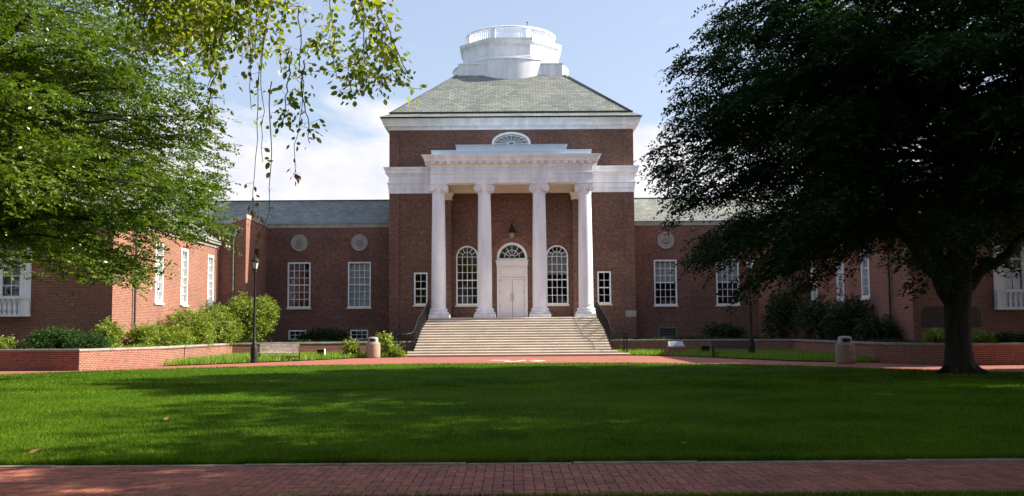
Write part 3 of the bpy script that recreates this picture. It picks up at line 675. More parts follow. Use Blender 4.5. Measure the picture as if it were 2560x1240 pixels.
# wings -------------------------------------------------------------
louv = None; med0 = None; wwin = None; wblind = None; wref = None; bwin = None
def wing(s):
    XO = 24.0
    def X(a, c): return tuple(sorted((s*a, s*c)))
    b = MB()
    xs = (14.37, 10.30)
    hs = [rect(1.46, 2.98, s*x, 3.10) for x in (xs if s < 0 else (14.52, 10.33))]
    xb = (14.45, 10.30) if s < 0 else (14.5, 10.43)
    hs += [rect(1.12, 0.62, s*x, 0.92) for x in xb]
    x0, x1 = X(7.9, 16.62)
    b.wall((0, 69.0, 0), (1, 0, 0), [(x0, 0), (x1, 0), (x1, 8.5), (x0, 8.5)], hs, 0.3)
    x0, x1 = X(7.9, XO); b.add([(x0, 75, 0), (x1, 75, 0), (x1, 8.5), (x0, 8.5)] if False else [(x0, 75.2, 0), (x1, 75.2, 0), (x1, 75.2, 8.5), (x0, 75.2, 8.5)], [(0, 1, 2, 3)])
    b.build('wall', 'brick', hall, BO)
    b = MB(); x0, x1 = X(8.0, 16.55); b.box(x0, x1, 72.0, 72.1, 0, 8.3); b.box(x0, x1, 69.3, 72, 2.2, 2.3); b.build('inner_wall', 'room', hall, BO)
    b = MB(); x0, x1 = X(7.97, 16.6); b.sweep([(x0, 69.0), (x1, 69.0)], [(0.0, 8.44), (0.05, 8.45), (0.05, 8.70), (0.10, 8.72), (0.10, 8.77), (-0.3, 8.80)], closed=False); b.build('parapet', 'limestone', hall, BO)
    b = MB(); x0, x1 = X(7.9, XO)
    b.add([(x0, 69.02, 8.75), (x1, 69.02, 8.75), (x1, 72.1, 10.70), (x0, 72.1, 10.70), (x1, 75.3, 8.6), (x0, 75.3, 8.6)], [(0, 1, 2, 3), (3, 2, 4, 5), (0, 3, 5), (1, 4, 2)])
    rf = b.build('roof', 'slate', hall, BO)
    b = MB(); b.box(x0, x1, 72.02, 72.2, 10.66, 10.74); b.build('ridge_cap', 'lead', rf, BO)
    # connector block
    cx0, cx1 = 16.58, 21.0
    b = MB()
    zz = lambda x: 8.55 - 0.31*(x-16.58)
    a, c = s*cx0, s*cx1
    b.add([(a, 63.6, 0), (c, 63.6, 0), (c, 63.6, zz(cx1)), (a, 63.6, zz(cx0)), (a, 69.1, 0), (a, 69.1, 8.55), (c, 69.1, 0), (c, 69.1, zz(cx1))],
          [(0, 1, 2, 3), (0, 3, 5, 4), (3, 2, 7, 5)])
    b.build('wall', 'brick_near', hall, BO)
    b = MB(); b.add([(a-s*0.04, 63.55, 8.55), (c, 63.55, zz(cx1)), (c, 63.55, zz(cx1)+0.26), (a-s*0.04, 63.55, 8.81), (a-s*0.04, 69.0, 8.55), (a-s*0.04, 69.0, 8.81), (c, 69, zz(cx1)), (c, 69, zz(cx1)+0.26)],
          [(0, 1, 2, 3), (0, 3, 5, 4), (3, 2, 7, 5), (0, 4, 6, 1)]); b.build('parapet', 'limestone', hall, BO)
    b = MB(); px = s*17.35; b.lathe([(0.055, 0.7), (0.055, 7.3)], (px, 63.5, 0), 10); 
    b.sweep([(px-0.11, 63.36), (px+0.11, 63.36), (px+0.11, 63.58), (px-0.11, 63.58)], [(0, 7.35), (0.08, 7.62), (0.08, 7.72), (0.12, 7.73), (0.12, 7.85)], True, True, True); b.build('downspout', 'copper_green', hall, BO)
    b = MB()
    for k in range(6): z = 6.15 + k*0.13; x0, x1 = X(16.42, 16.62); b.bar((s*16.50, 65.75, z), (s*16.50, 66.55, z), 0.16, 0.03)
    b.build('vent', 'lead', hall, BO)
    # pavilion
    px_, yf, yb = 18.27, 46.8, 76.0; ez = 6.85
    b = MB()
    wy = (52.9, 56.95, 61.9)
    if s < 0: ud, org = (0, 1, 0), (-px_, 0, 0)
    else: ud, org = (0, 1, 0), (px_, 0, 0)
    b.wall(org, ud, [(yf, 0), (yb, 0), (yb, ez), (yf, ez)], [rect(1.16, 3.05, y, 3.06) for y in wy], 0.3, (-1 if s < 0 else 1, 0, 0))
    x0, x1 = X(px_, 35); hb_ = rect(4.2, 4.4, s*24.2, 2.3)
    b.wall((0, yf, 0), (1, 0, 0), [(x0, 0), (x1, 0), (x1, ez), (x0, ez)], [hb_], 0.3)
    b.add([(s*35, yf, 0), (s*35, yb, 0), (s*35, yb, ez), (s*35, yf, ez), (s*px_, yb, 0), (s*px_, yb, ez)], [(0, 1, 2, 3), (1, 4, 5, 2)])
    b.build('wall', 'brick_near', hall, BO)
    b = MB(); x0, x1 = X(px_+3.2, 34.5); b.box(x0, x1, yf+2.5, yb-0.5, 0.1, ez-0.1); b.build('inner_wall', 'room', hall, BO)
    fp = [(x0-0 if s > 0 else x0, 0)]; x0, x1 = X(px_, 35)
    b = MB(); b.sweep([(x0, yf), (x1, yf), (x1, yb), (x0, yb)], [(0.0, ez-0.22), (0.06, ez-0.2), (0.1, ez-0.05), (0.24, ez), (0.26, ez+0.12), (0.0, ez+0.14)]); b.build('cornice', 'limestone', hall, BO)
    b = MB(); e = 0.32; hw = (35-px_)/2+e; xc = s*(35+px_)/2; zr = ez+0.15 + hw*0.70
    A = [(xc-hw, yf-e, ez+0.13), (xc+hw, yf-e, ez+0.13), (xc+hw, 63.6+e, ez+0.13), (xc-hw, 63.6+e, ez+0.13), (xc, yf-e+hw, zr), (xc, max(yf-e+hw+0.2, 63.6+e-hw), zr)]
    b.add(A, [(0, 1, 4), (1, 2, 5, 4), (2, 3, 5), (3, 0, 4, 5)]); rf = b.build('roof', 'slate', hall, BO)
    b = MB(); b.tube([(s*18.15, 49.3, 0.7), (s*18.15, 49.3, 6.7)], 0.055, 8); b.build('downspout', 'lead', hall, BO)
    b = MB(); b.tube([(s*18.17, 62.95, 0.7), (s*18.17, 62.95, 6.7)], 0.04, 8); b.build('downspout', 'lead', hall, BO)
    return [s*x for x in (xs if s < 0 else (14.52, 10.33))], [s*x for x in xb], wy
for s in (-1, 1):
    xw, xb, wy = wing(s)
    if s < 0:
        put(make_window('rect', 1.54, 3.06, 4, 6), xw[0], 69.0, 3.06, 0, 'window with clear glass and no blind')
        put(make_window('rect', 1.54, 3.06, 4, 6, blind=0.99), xw[1], 69.0, 3.06, 0, 'window with pale blinds drawn down')
        bw = make_window('rect', 1.2, 0.66, 3, 2, sill=False, meeting=False); put(bw, xb[0], 69.0, 0.9); put(copy_tree(bw, hall), xb[1], 69.0, 0.9)
        cw = make_window('rect', 1.2, 3.1, 3, 6, blind=0.99, fr=0.13, blindmat='curtain')
        first = True
    else:
        ww = make_window('rect', 1.54, 3.06, 4, 6, blind=0.5); put(ww, xw[1], 69.0, 3.06); put(copy_tree(ww, hall), xw[0], 69.0, 3.06)
        b = MB(); b.box(-0.6, 0.6, 0.08, 0.1, 0, 0.66); lv = b.build('louver', 'black_void', hall)
        b = MB()
        for k in range(5): b.bar((-0.56, 0.03, 0.09+k*0.12), (0.56, 0.03, 0.09+k*0.12), 0.07, 0.025)
        b.ring(rect(1.2, 0.66), rect(1.12, 0.58, 0, 0.04), -0.01, 0.09); b.build('slats', 'steel_plate', lv); put(lv, xb[1], 69.0, 0.92); put(copy_tree(lv, hall), xb[0], 69.0, 0.92)
        first = False
    for y in wy:
        c = cw if (s < 0 and y == wy[0]) else copy_tree(cw, hall)
        put(c, s*18.27, y, 3.03, R(90) if s < 0 else R(-90))
# medallions
b = MB(); n = 40
prof = [(0.57, 0.0), (0.57, -0.07), (0.52, -0.09), (0.46, -0.06), (0.42, -0.05), (0.36, -0.08), (0.33, -0.06), (0.28, -0.055), (0.0, -0.06)]
vs = []; fs = []
for r, y in prof:
    for k in range(n): a = 2*math.pi*k/n; vs.append((r*math.cos(a), y, r*math.sin(a)))
for i in range(len(prof)-1):
    for k in range(n): fs.append((i*n+k, i*n+(k+1) % n, (i+1)*n+(k+1) % n, (i+1)*n+k))
b.add(vs, fs); rng = random.Random(4)
for k in range(16):
    a = 2*math.pi*k/16; b.lathe([(0, -0.09), (0.04, -0.07), (0.05, 0)], (0.23*math.cos(a), -0.03, 0.23*math.sin(a)), 6, False)
for k in range(10): b.tube([(0, -0.06, 0), (0.16*math.cos(k*.628), -0.12, 0.16*math.sin(k*.628)), (0.25*math.cos(k*.628+.3), -0.05, 0.25*math.sin(k*.628+.3))], [0.02, 0.03, 0.015], 5)
med = b.build('medallion', 'limestone', hall, None, True, 40)
for i, x in enumerate((-14.36, -10.30, 10.40, 14.5)):
    m = med if i == 0 else link(med.copy(), hall)
    put(m, x, 69.0, 7.42)
# white bay windows with balustrades on the pavilions
def bay(s):
    root = empty('bay_window'); root.parent = hall; root.location = (s*24.2, 46.8-BO.y, 2.28)
    b = MB(); b.box(-2.22, 2.22, -0.35, 0.1, 0, 0.10); b.box(-2.25, 2.25, -0.38, -0.16, 0.80, 0.90)
    for x in (-2.05, 2.05): b.box(x-0.16, x+0.16, -0.34, -0.14, 0.10, 0.80)
    b.build('balcony', 'white_paint', root)
    bb = MB(); bb.lathe(scaled(BALP, 2.3, 1.03), (0, 0, 0), 12, False); b0 = bb.build('baluster', 'white_paint', root, None, True)
    for i in range(17):
        q = b0 if i == 0 else link(b0.copy(), root); q.location = (-1.84+i*0.23, -0.26, 0.10)
    b = MB()
    for x in (-1.95, -0.75, 0.75, 1.95): b.box(x-0.25 if abs(x) > 1 else x-0.12, x+0.25 if abs(x) > 1 else x+0.12, -0.06, 0.14, 0.1, 3.7)
    b.box(-2.22, 2.22, -0.12, 0.14, 3.7, 4.3); b.box(-2.2, 2.2, 0.0, 0.14, 0.1, 0.95)
    b.build('window_frame', 'white_paint', root)
    b = MB()
    for c_, w_ in ((-1.28, 0.82), (0, 1.26), (1.28, 0.82)):
        k = 2 if w_ < 1 else 3
        for i in range(1, k): b.box(c_-w_/2+w_*i/k-0.018, c_-w_/2+w_*i/k+0.018, 0.04, 0.08, 0.95, 3.7)
        for j in range(1, 6): z = 0.95+2.75*j/6; b.box(c_-w_/2, c_+w_/2, 0.043, 0.083, z-(0.03 if j == 3 else 0.018), z+(0.03 if j == 3 else 0.018))
    b.build('glazing_bars', 'white_paint', root)
    b = MB(); b.box(-1.7, 1.7, 0.09, 0.10, 0.95, 3.7); b.build('pane', 'window_glass', root)
    b = MB(); b.box(-1.7, 1.7, 0.25, 0.26, 1.4 if s < 0 else 0.95, 3.7); b.build('curtain', 'curtain' if s > 0 else 'blind', root)
for s in (-1, 1): bay(s)

# handrails -------------------------------------------------------------
def handrail(s):
    root = empty('handrail', (s*5.7, 60.0, 0), 0, 'black iron handrail down the %s edge of the stone steps' % ('left, west' if False else ('left' if s < 0 else 'right')), 'handrail', None)
    og = root.location
    def rx(y): return 5.70-(y-59.5)*0.175
    def zr(y): return 0.15*((y-58.0)/0.33+1) + 0.95
    pts = [(s*5.08, 63.3, zr(62.7)), (s*rx(62.7), 62.7, zr(62.7)), (s*rx(60.2), 60.2, zr(60.2)), (s*5.67, 59.6, 1.60), (s*5.73, 59.2, 1.42), (s*5.85, 58.85, 1.34), (s*6.1, 58.6, 1.30), (s*6.50, 58.5, 1.28)]
    b = MB(); b.tube(pts, 0.032, 8); b.build('rail', 'dark_iron', root, og, True)
    b = MB(); b.tube([(s*rx(62.7), 62.7, zr(62.7)-0.78), (s*rx(59.5), 59.5, 0.78)], 0.014, 6); b.build('lower_rail', 'dark_iron', root, og)
    b = MB(); b.box(-0.03, 0.03, -0.03, 0.03, 0, 1.14); b.lathe([(0, 0.1), (0.035, 0.06), (0.04, 0.02), (0.03, 0)], (0, 0, 1.14), 8, False); p0 = b.build('post', 'dark_iron', root)
    for i, (x, y, z) in enumerate(((6.50, 58.5, 0.14), (6.34, 58.53, 0.14), (5.12, 62.9, 2.25))):
        p = p0 if i == 0 else link(p0.copy(), root); p.location = (s*x-og.x, y-og.y, z)
    b = MB(); b.tube([(0, 0, 0), (0, 0, 0.92)], 0.017, 5); q0 = b.build('baluster', 'dark_iron', root)
    L = [(rx(59.7+i*0.10), 59.7+i*0.10, 0.15*((59.7+i*0.10-58)/0.33+0.6)) for i in range(31)] + [(5.83, 58.95, 0.32), (5.73, 59.2, 0.44), (5.69, 59.45, 0.6), (6.05, 58.63, 0.37)]
    for i, (x, y, z) in enumerate(L):
        q = q0 if i == 0 else link(q0.copy(), root); q.location = (s*x-og.x, y-og.y, z)
handrail(-1); handrail(1)

# wall lantern over the door
lt = empty('lantern', (0.0, 66.62, 7.85), 0, 'black pointed lantern on the brick wall above the white double doors', 'lantern')
b = MB(); b.lathe([(0.0, 0.66), (0.03, 0.58), (0.05, 0.48), (0.10, 0.34), (0.16, 0.16), (0.22, 0.0), (0.24, -0.04), (0.20, -0.05)], (0, 0, 0), 8); b.tube([(0, 0, 0.6), (0, 0.1, 0.75), (0, 0.36, 0.72)], 0.02, 6)
b.tube([(-0.55, 0.1, 0), (-0.3, 0.05, 0.02), (0.3, 0.05, 0.02), (0.55, 0.1, 0)], 0.018, 6); b.build('hood', 'dark_iron', lt)
b = MB(); b.lathe([(0.18, -0.05), (0.17, -0.2), (0.11, -0.34), (0.03, -0.40)], (0, 0, 0), 8); b.build('globe', 'amber_glass', lt)

# ------------------------------------------------------------------ street furniture
def lamp_post():
    root = empty('lamp_post', cat='street lamp')
    b = MB(); b.lathe([(0.20, 0), (0.20, 0.10), (0.17, 0.13), (0.165, 0.75), (0.15, 0.80), (0.12, 0.86), (0.13, 0.92), (0.10, 0.98), (0.075, 1.05), (0.062, 3.0), (0.052, 4.35), (0.08, 4.40), (0.08, 4.46), (0.05, 4.50)], n=16); b.build('pole', 'dark_iron', root, None, True, 40)
    b = MB()
    for k in range(6):
        a = math.pi/3*k; b.bar((0.11*math.cos(a), 0.11*math.sin(a), 4.56), (0.20*math.cos(a), 0.20*math.sin(a), 4.92), 0.018, 0.018)
    b.lathe([(0.06, 4.48), (0.13, 4.52), (0.13, 4.57), (0.05, 4.58)], n=12)
    b.lathe([(0.23, 4.90), (0.24, 4.94), (0.20, 5.00), (0.11, 5.10), (0.06, 5.14), (0.07, 5.17), (0.025, 5.21), (0.03, 5.25), (0.0, 5.31)], n=12); b.build('lamp_cage', 'dark_iron', root, None, True, 40)
    b = MB(); b.lathe([(0.10, 4.57), (0.185, 4.90)], n=6); b.build('lamp_glass', 'lamp_glass', root)
    return root
lp = lamp_post(); lp.location = (-12.57, 50.0, 0); tag(lp, 'black lamp post with white lantern standing in sun beside the left bench', 'street lamp', 'lamp posts along the path')
l2 = copy_tree(lp); l2.location = (12.14, 52.3, 0); tag(l2, 'black lamp post in deep tree shade at the end of the right bench', 'street lamp', 'lamp posts along the path')

def bench(wood, cloc, rz, label):
    root = empty('park_bench', cloc, rz, label, 'bench', 'benches along the path')
    b = MB()
    for k in range(6): y = 0.02 + k*0.075; b.bbox(-0.98, 0.98, y, y+0.06, 0.42+0.003*abs(k-3), 0.445+0.003*abs(k-3), 0.006)
    b.build('seat', wood, root)
    b = MB()
    for k in range(6):
        z = 0.50+k*0.07; y = 0.47+k*0.022; b.bar((-0.98, y, z), (0.98, y, z), 0.022, 0.05)
    b.build('backrest', wood, root)
    b = MB()
    b.tube([(0, 0.03, 0), (0, 0.07, 0.2), (0, 0.02, 0.41)], 0.032, 6); b.tube([(0, 0.56, 0), (0, 0.44, 0.25), (0, 0.46, 0.42), (0, 0.62, 0.92)], 0.032, 6)
    b.tube([(0, 0.02, 0.41), (0, 0.25, 0.39), (0, 0.46, 0.42)], 0.018, 6); b.tube([(0, 0.05, 0.18), (0, 0.27, 0.26), (0, 0.46, 0.18)], 0.012, 6)
    b.tube([(0, 0.54, 0.68), (0, 0.30, 0.69), (0, 0.08, 0.69), (0, -0.02, 0.66), (0, -0.04, 0.60), (0, 0.0, 0.56), (0, 0.05, 0.58), (0, 0.05, 0.50), (0, 0.02, 0.42)], 0.028, 6)
    e0 = b.build('end_frame', 'dark_iron', root, None, True); e0.location = (-0.99, 0, 0)
    e1 = link(e0.copy(), root); e1.location = (0.99, 0, 0)
    b = MB(); b.tube([(-0.98, 0.28, 0.23), (0.98, 0.28, 0.23)], 0.022, 6); b.build('stretcher', 'dark_iron', root)
    return root
bench('bench_wood_sunlit', (-11.75, 51.75, 0), R(10), 'slatted wooden bench with iron ends in the sun left of the steps')
bench('bench_wood_shaded', (11.35, 53.0, 0), R(-3), 'slatted bench with shade-toned wood and iron ends in the shade right of the steps')

def bin_(loc, label, sc_=1.0):
    root = empty('trash_can', loc, R(25), label, 'trash can', 'concrete trash cans by the path')
    b = MB(); b.lathe([(0.36, 0), (0.395, 0.05), (0.40, 0.12), (0.40, 0.74), (0.385, 0.81), (0.35, 0.85), (0.30, 0.855)], n=28); b.build('body', 'aggregate', root, None, True, 50)
    b = MB(); b.lathe([(0.30, 0.85), (0.30, 0.90), (0.285, 0.905), (0.285, 1.07), (0.27, 1.12), (0.22, 1.15), (0.0, 1.17)], n=28, cap=False); lid = b.build('lid', 'bin_lid', root, None, True, 40)
    for a in (R(-115), R(65)):
        b = MB(); n = 8; vs = []
        for z in (0.915, 1.06):
            for k in range(n+1): q = a - 0.62 + 1.24*k/n; vs.append((0.292*math.cos(q), 0.292*math.sin(q), z))
        b.add(vs, [(k, k+1, n+2+k, n+1+k) for k in range(n)]); b.build('opening', 'black_void', lid)
    root.scale = (sc_,)*3
    return root
bin_((-7.75, 57.1, 0), 'round pebbled concrete trash can with grey lid in sun beside the leafy bush')
bin_((14.05, 43.5, 0), 'shaded concrete trash can with dark lid standing against the right brick wall', 1.0)

# floodlights
def flood(loc, rz, mat, label):
    root = empty('floodlight', loc, rz, label, 'floodlight', 'small floodlights in the grass')
    b = MB(); b.add([(-0.20, -0.12, 0.52), (0.20, -0.12, 0.52), (0.20, 0.16, 0.46), (-0.20, 0.16, 0.46), (-0.20, -0.10, 0.48), (0.20, -0.10, 0.48), (0.20, 0.14, 0.2), (-0.20, 0.14, 0.2)], [(0, 1, 2, 3), (4, 5, 1, 0), (5, 6, 2, 1), (6, 7, 3, 2), (7, 4, 0, 3)])
    b.box(0.19, 0.22, -0.12, 0.16, 0.16, 0.5); b.build('housing', mat, root)
    b = MB(); b.box(-0.17, 0.17, -0.03, 0.13, 0.2, 0.44); b.build('lens', 'black_void', root)
    b = MB(); b.tube([(0, 0.05, 0), (0, 0.05, 0.22)], 0.03, 6); b.build('stem', 'dark_iron', root)
flood((-10.35, 55.5, 0.05), 0.0, 'white_paint', 'small white floodlight in the grass right of the sunlit bench')
flood((10.35, 55.3, 0.05), 0.0, 'lead', 'small dark floodlight in the grass left of the shaded bench')
# brick plinth with slanted plaque
pl = empty('plaque_stand', (9.05, 57.0, 0), 0, 'low brick plinth with slanted stone plaque right of the steps', 'plaque')
b = MB()
for k, (w_, z0, z1) in enumerate(((0.60, -0.02, 0.12), (0.56, 0.12, 0.24), (0.52, 0.24, 0.36), (0.48, 0.36, 0.48))): b.box(-w_, w_, -w_*0.6, w_*0.6, z0, z1)
b.build('plinth', 'brick_near', pl)
b = MB(); b.add([(-0.46, -0.30, 0.48), (0.46, -0.30, 0.48), (0.46, 0.30, 0.48), (-0.46, 0.30, 0.48), (-0.44, -0.29, 0.55), (0.44, -0.29, 0.55), (0.40, 0.29, 0.80), (-0.40, 0.29, 0.80)], [(0, 3, 2, 1), (4, 5, 6, 7), (0, 1, 5, 4), (1, 2, 6, 5), (2, 3, 7, 6), (3, 0, 4, 7)]); b.build('slab', 'limestone', pl)
b = MB(); b.add([(-0.34, -0.23, 0.581), (0.34, -0.23, 0.581), (0.32, 0.22, 0.775), (-0.32, 0.22, 0.775)], [(0, 1, 2, 3)]); b.build('plate', 'steel_plate', pl)
# brown sign behind the tree
sg = empty('sign_board', (18.9, 44.3, 0.74), 0, 'dark brown board with rounded top corners behind the big trunk', 'sign')
b = MB(); q = 0.25; W_, z0, z1 = 1.3, 0.75, 1.65
oc = [(-W_, z0), (W_, z0), (W_, z1-q)] + [(W_-q+q*math.cos(a), z1-q+q*math.sin(a)) for a in np.linspace(0.3, 1.57, 5)] + [(-W_+q-q*math.sin(a-0.0), z1-q+q*math.cos(a)) for a in np.linspace(0.0, 1.3, 5)] + [(-W_, z1-q)]
b.plate(oc, -0.04, 0.04); b.build('board', 'sign_brown', sg)
b = MB(); b.box(-0.05, 0.05, -0.05, 0.05, -0.1, 1.0); p0 = b.build('post', 'sign_brown', sg); p0.location = (-0.9, 0.1, 0); p1 = link(p0.copy(), sg); p1.location = (0.9, 0.1, 0)

# ------------------------------------------------------------------ trees
def boughs(rng, cx, cy, reach_tab, zlo, zhi, levels, per_level, nsp, seed, squash=(1.0, 1.0), thick=0.2, rise=(0, 0)):
    zs, rs = zip(*reach_tab); S = []; D = []; paths = []
    for L in range(levels):
        z = zlo + (zhi-zlo)*(L/(levels-1))**1.05; a0 = rng.uniform(0, 6.28)
        for q in range(per_level):
            a = a0 + 2*math.pi*q/per_level + rng.normal(0, 0.12); zt = z + rng.normal(0, 0.22)
            rch = np.interp(zt, zs, rs) * rng.uniform(0.84, 1.03); z0 = zt*0.80 + 1.1 + rise[1] if zt < 9 else zt - 2.2
            if zt < 6.5 and math.cos(a) > -0.1: zt += rise[0]*(0.4+0.6*math.cos(a))*(6.5-zt)/3.3
            t = np.linspace(0, 1, 9); ax = np.array([math.cos(a)*squash[0], math.sin(a)*squash[1]])
            path = np.stack([cx+ax[0]*rch*t, cy+ax[1]*rch*t, z0+(zt-z0)*t+0.55*np.sin(np.pi*t)], 1); path[1:-1] += rng.normal(0, 0.10, (7, 3)); paths.append(path)
            n = int(nsp*(rch/9.0)*rng.uniform(0.85, 1.15)); u = rng.uniform(0.16, 1.0, n)**0.8; k = np.minimum((u*8).astype(int), 7); f = (u*8-k)[:, None]
            P = path[k]*(1-f)+path[k+1]*f; side = np.array([-ax[1], ax[0], 0]); side /= np.linalg.norm(side)
            w = rng.normal(0, 1, n)*(0.25+1.5*u*(1.12-u)**0.7)*0.62; P = P + side*w[:, None]; P[:, 2] += rng.normal(0, thick, n) - 0.10*np.abs(w)
            d = nrm(np.array([ax[0], ax[1], -0.10]) + side*(w*0.7)[:, None] + rng.normal(0, 0.25, (n, 3))); S.append(P); D.append(d)
    return np.concatenate(S), np.concatenate(D), paths
def bough_tree(root, base, cx, cy, tab, zlo, zhi, levels, per_level, nsp, mat, bark, seed, per, sl, L, W, droop, flat, squash=(1.0, 1.0), thick=0.2, rise=(0, 0)):
    rng = np.random.default_rng(seed); S, D, paths = boughs(rng, cx, cy, tab, zlo, zhi, levels, per_level, nsp, seed, squash, thick, rise)
    b = MB()
    for p in paths: b.tube([tuple(q) for q in p[:-1]], [0.075*(1-i/9.5) for i in range(8)], 5, False)
    b.build('boughs', bark, root, base, True, 80)
    V, Fq = spray_leaves(rng, S, D, per, sl, L, W, droop, flat)
    return np_mesh('crown', V - np.array(base), Fq, mat, root)
def big_tree(name, base, trunk_pts, trunk_r, limbs, blobs, mat, n, label, seed, group=None, subs=3, cat='tree', **kw):
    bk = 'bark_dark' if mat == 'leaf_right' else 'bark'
    root = empty(name, base, 0, label, cat, group); rng = np.random.default_rng(seed)
    b = MB(); b.tube(trunk_pts, trunk_r, 14); b.build('trunk', bk, root, base, True, 60)
    b = MB()
    for pts, r0, r1 in limbs:
        b.tube(pts, [r0 + (r1-r0)*i/(len(pts)-1) for i in range(len(pts))], 8)
    ends = [np.array(p) for L, _, _ in limbs for p in L[1:]]
    for bl in blobs:
        c = np.array(bl[:3]); k = min(range(len(ends)), key=lambda i: np.linalg.norm(ends[i]-c)); a = ends[k]
        ln = np.linalg.norm(c-a); m = wiggle(a, c, 7, 0.04*ln, rng, 0.05*ln); b.tube(m, [0.07*(1-i/9) for i in range(7)], 5, False)
        for q in range(subs):
            d = nrm(rng.normal(size=3)*np.array([1, 1, 0.6])); e = c + d*np.array(bl[3:6])*rng.uniform(0.7, 1.0); st = m[rng.integers(3, 7)]
            b.tube(wiggle(st, e, 6, 0.06, rng), [0.032*(1-i/8) for i in range(6)], 4, False)
    b.build('branches', bk, root, base, True, 80)
    if n: crown('crown', blobs, n, mat, root, base, seed=seed+1, **kw)
    return root
rg = np.random.default_rng(11)
# big dark tree on the right edge of the lawn
TB = (14.55, 33.6, 0.0)
tp = [(14.6, 33.6, -0.1), (14.58, 33.6, 0.12), (14.56, 33.6, 0.45), (14.55, 33.6, 1.0), (14.56, 33.6, 1.9), (14.6, 33.6, 2.6), (14.62, 33.6, 3.3), (14.8, 33.5, 4.6), (14.9, 33.4, 6.5), (14.7, 33.6, 9.5), (14.9, 33.5, 13)]
tr = [0.66, 0.55, 0.46, 0.41, 0.40, 0.45, 0.46, 0.34, 0.29, 0.2, 0.08]
def lim(a, bb, r0, r1, sag=0.3, n=9, amp=0.09): return (wiggle(a, bb, n, amp, rg, sag), r0, r1)
F0 = (14.6, 33.6, 2.7)
limbs = [lim((14.4, 33.6, 2.3), (11.6, 32.6, 5.2), 0.24, 0.13, 0.2), lim((11.6, 32.6, 5.2), (7.8, 32.0, 6.6), 0.13, 0.05, 0.2), lim((14.3, 33.5, 3.0), (12.4, 35.0, 7.6), 0.22, 0.09),
         lim((14.5, 33.5, 2.9), (13.2, 31.8, 8.8), 0.22, 0.08), lim((14.8, 33.6, 2.6), (17.6, 33.4, 4.9), 0.22, 0.11, 0.15), lim((17.6, 33.4, 4.9), (20.6, 33, 7.4), 0.11, 0.05),
         lim((15, 33.6, 3.6), (16.6, 35.6, 8.6), 0.2, 0.07), lim((14.8, 33.4, 4.4), (16.8, 31, 9.4), 0.18, 0.06), lim((12.4, 35, 7.6), (9.6, 33.6, 10.5), 0.1, 0.04), lim((11.6, 32.6, 5.2), (9.6, 30.4, 5.4), 0.1, 0.04, 0.3)]
RB = [(6.25, 33, 7.7, 1.5, 2.0, 0.75), (5.5, 33, 8.0, 0.9, 1.0, 0.35), (5.45, 32.5, 6.5, 1.15, 1.6, 0.55), (5.7, 33, 5.35, 1.05, 1.6, 0.5), (6.6, 34, 6.3, 1.2, 1.6, 0.6), (7.4, 33, 10.7, 1.4, 2.2, 1.1), (7.2, 32, 9.4, 1.4, 2.0, 0.9), (7.2, 33.5, 12.2, 1.3, 2.2, 1.2),
      (8.2, 33, 7.2, 1.9, 2.5, 1.4), (7.4, 32.5, 4.7, 1.5, 2.0, 0.6), (8.6, 31, 4.0, 1.5, 2.0, 0.62), (8.6, 34.5, 5.6, 1.6, 2.0, 0.8), (10.3, 31, 3.95, 1.5, 2.0, 0.65), (10.6, 33, 5.6, 2.2, 3.0, 1.2), (10.0, 33, 8.8, 2.4, 3.2, 1.7), (10.0, 32.5, 11.4, 2.4, 3.2, 1.7),
      (12.6, 31, 4.6, 1.4, 2.2, 0.6), (13.3, 33, 10.4, 2.8, 4.2, 2.2), (13.2, 33, 7.1, 2.7, 4.2, 1.7), (13.2, 31.5, 5.35, 2.0, 2.6, 0.7), (15.9, 33, 6.6, 2.4, 3.8, 1.7), (16.0, 33, 9.7, 2.9, 4.2, 2.3), (17.4, 33, 5.4, 1.9, 2.6, 0.8), (15.5, 34.5, 5.4, 1.6, 2.4, 0.7),
      (19.5, 33, 8.0, 2.8, 4.0, 2.5), (18.5, 33, 12, 3, 4, 2.5), (14.2, 33, 13.6, 3.6, 4.4, 2.3), (10.4, 33, 13.6, 2.4, 3.5, 1.6), (14, 33, 16, 3, 3.5, 1.5), (11.3, 28.5, 9.5, 2.4, 2.0, 2.2), (15.5, 28.6, 9.0, 2.6, 2.0, 2.2), (8, 39, 9.8, 2.4, 2.6, 1.8), (11, 40.5, 10.5, 2.6, 2.6, 2.2), (11.5, 38.5, 7.6, 2.4, 2.4, 1.6), (8.6, 42, 8.6, 2.0, 2.0, 1.4), (13, 42.5, 12, 2.6, 2.4, 2), (16, 40, 11, 2.8, 3, 2.4), (10, 37, 13, 2.4, 3, 1.8)]
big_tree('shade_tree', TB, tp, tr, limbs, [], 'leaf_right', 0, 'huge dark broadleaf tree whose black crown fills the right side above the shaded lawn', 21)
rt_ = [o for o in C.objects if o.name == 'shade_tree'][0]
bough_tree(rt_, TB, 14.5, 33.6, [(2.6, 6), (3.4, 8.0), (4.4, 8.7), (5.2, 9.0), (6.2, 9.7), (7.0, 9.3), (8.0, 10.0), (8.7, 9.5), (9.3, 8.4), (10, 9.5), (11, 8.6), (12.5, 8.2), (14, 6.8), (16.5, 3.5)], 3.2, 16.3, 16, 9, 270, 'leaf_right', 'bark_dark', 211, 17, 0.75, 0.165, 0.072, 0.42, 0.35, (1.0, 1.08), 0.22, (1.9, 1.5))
# surface roots
b = MB()
for a in (-2.9, -2.2, -1.2, -0.4, 0.4):
    b.tube([(0.35*math.cos(a), 0.35*math.sin(a), 0.28), (0.62*math.cos(a), 0.62*math.sin(a), 0.1), (0.95*math.cos(a+.1), 0.95*math.sin(a+.1), 0.0), (1.25*math.cos(a+.1), 1.25*math.sin(a+.1), -0.08)], [0.15, 0.12, 0.07, 0.03], 8)
b.build('root_flare', 'bark_dark', rt_, None, True, 80)
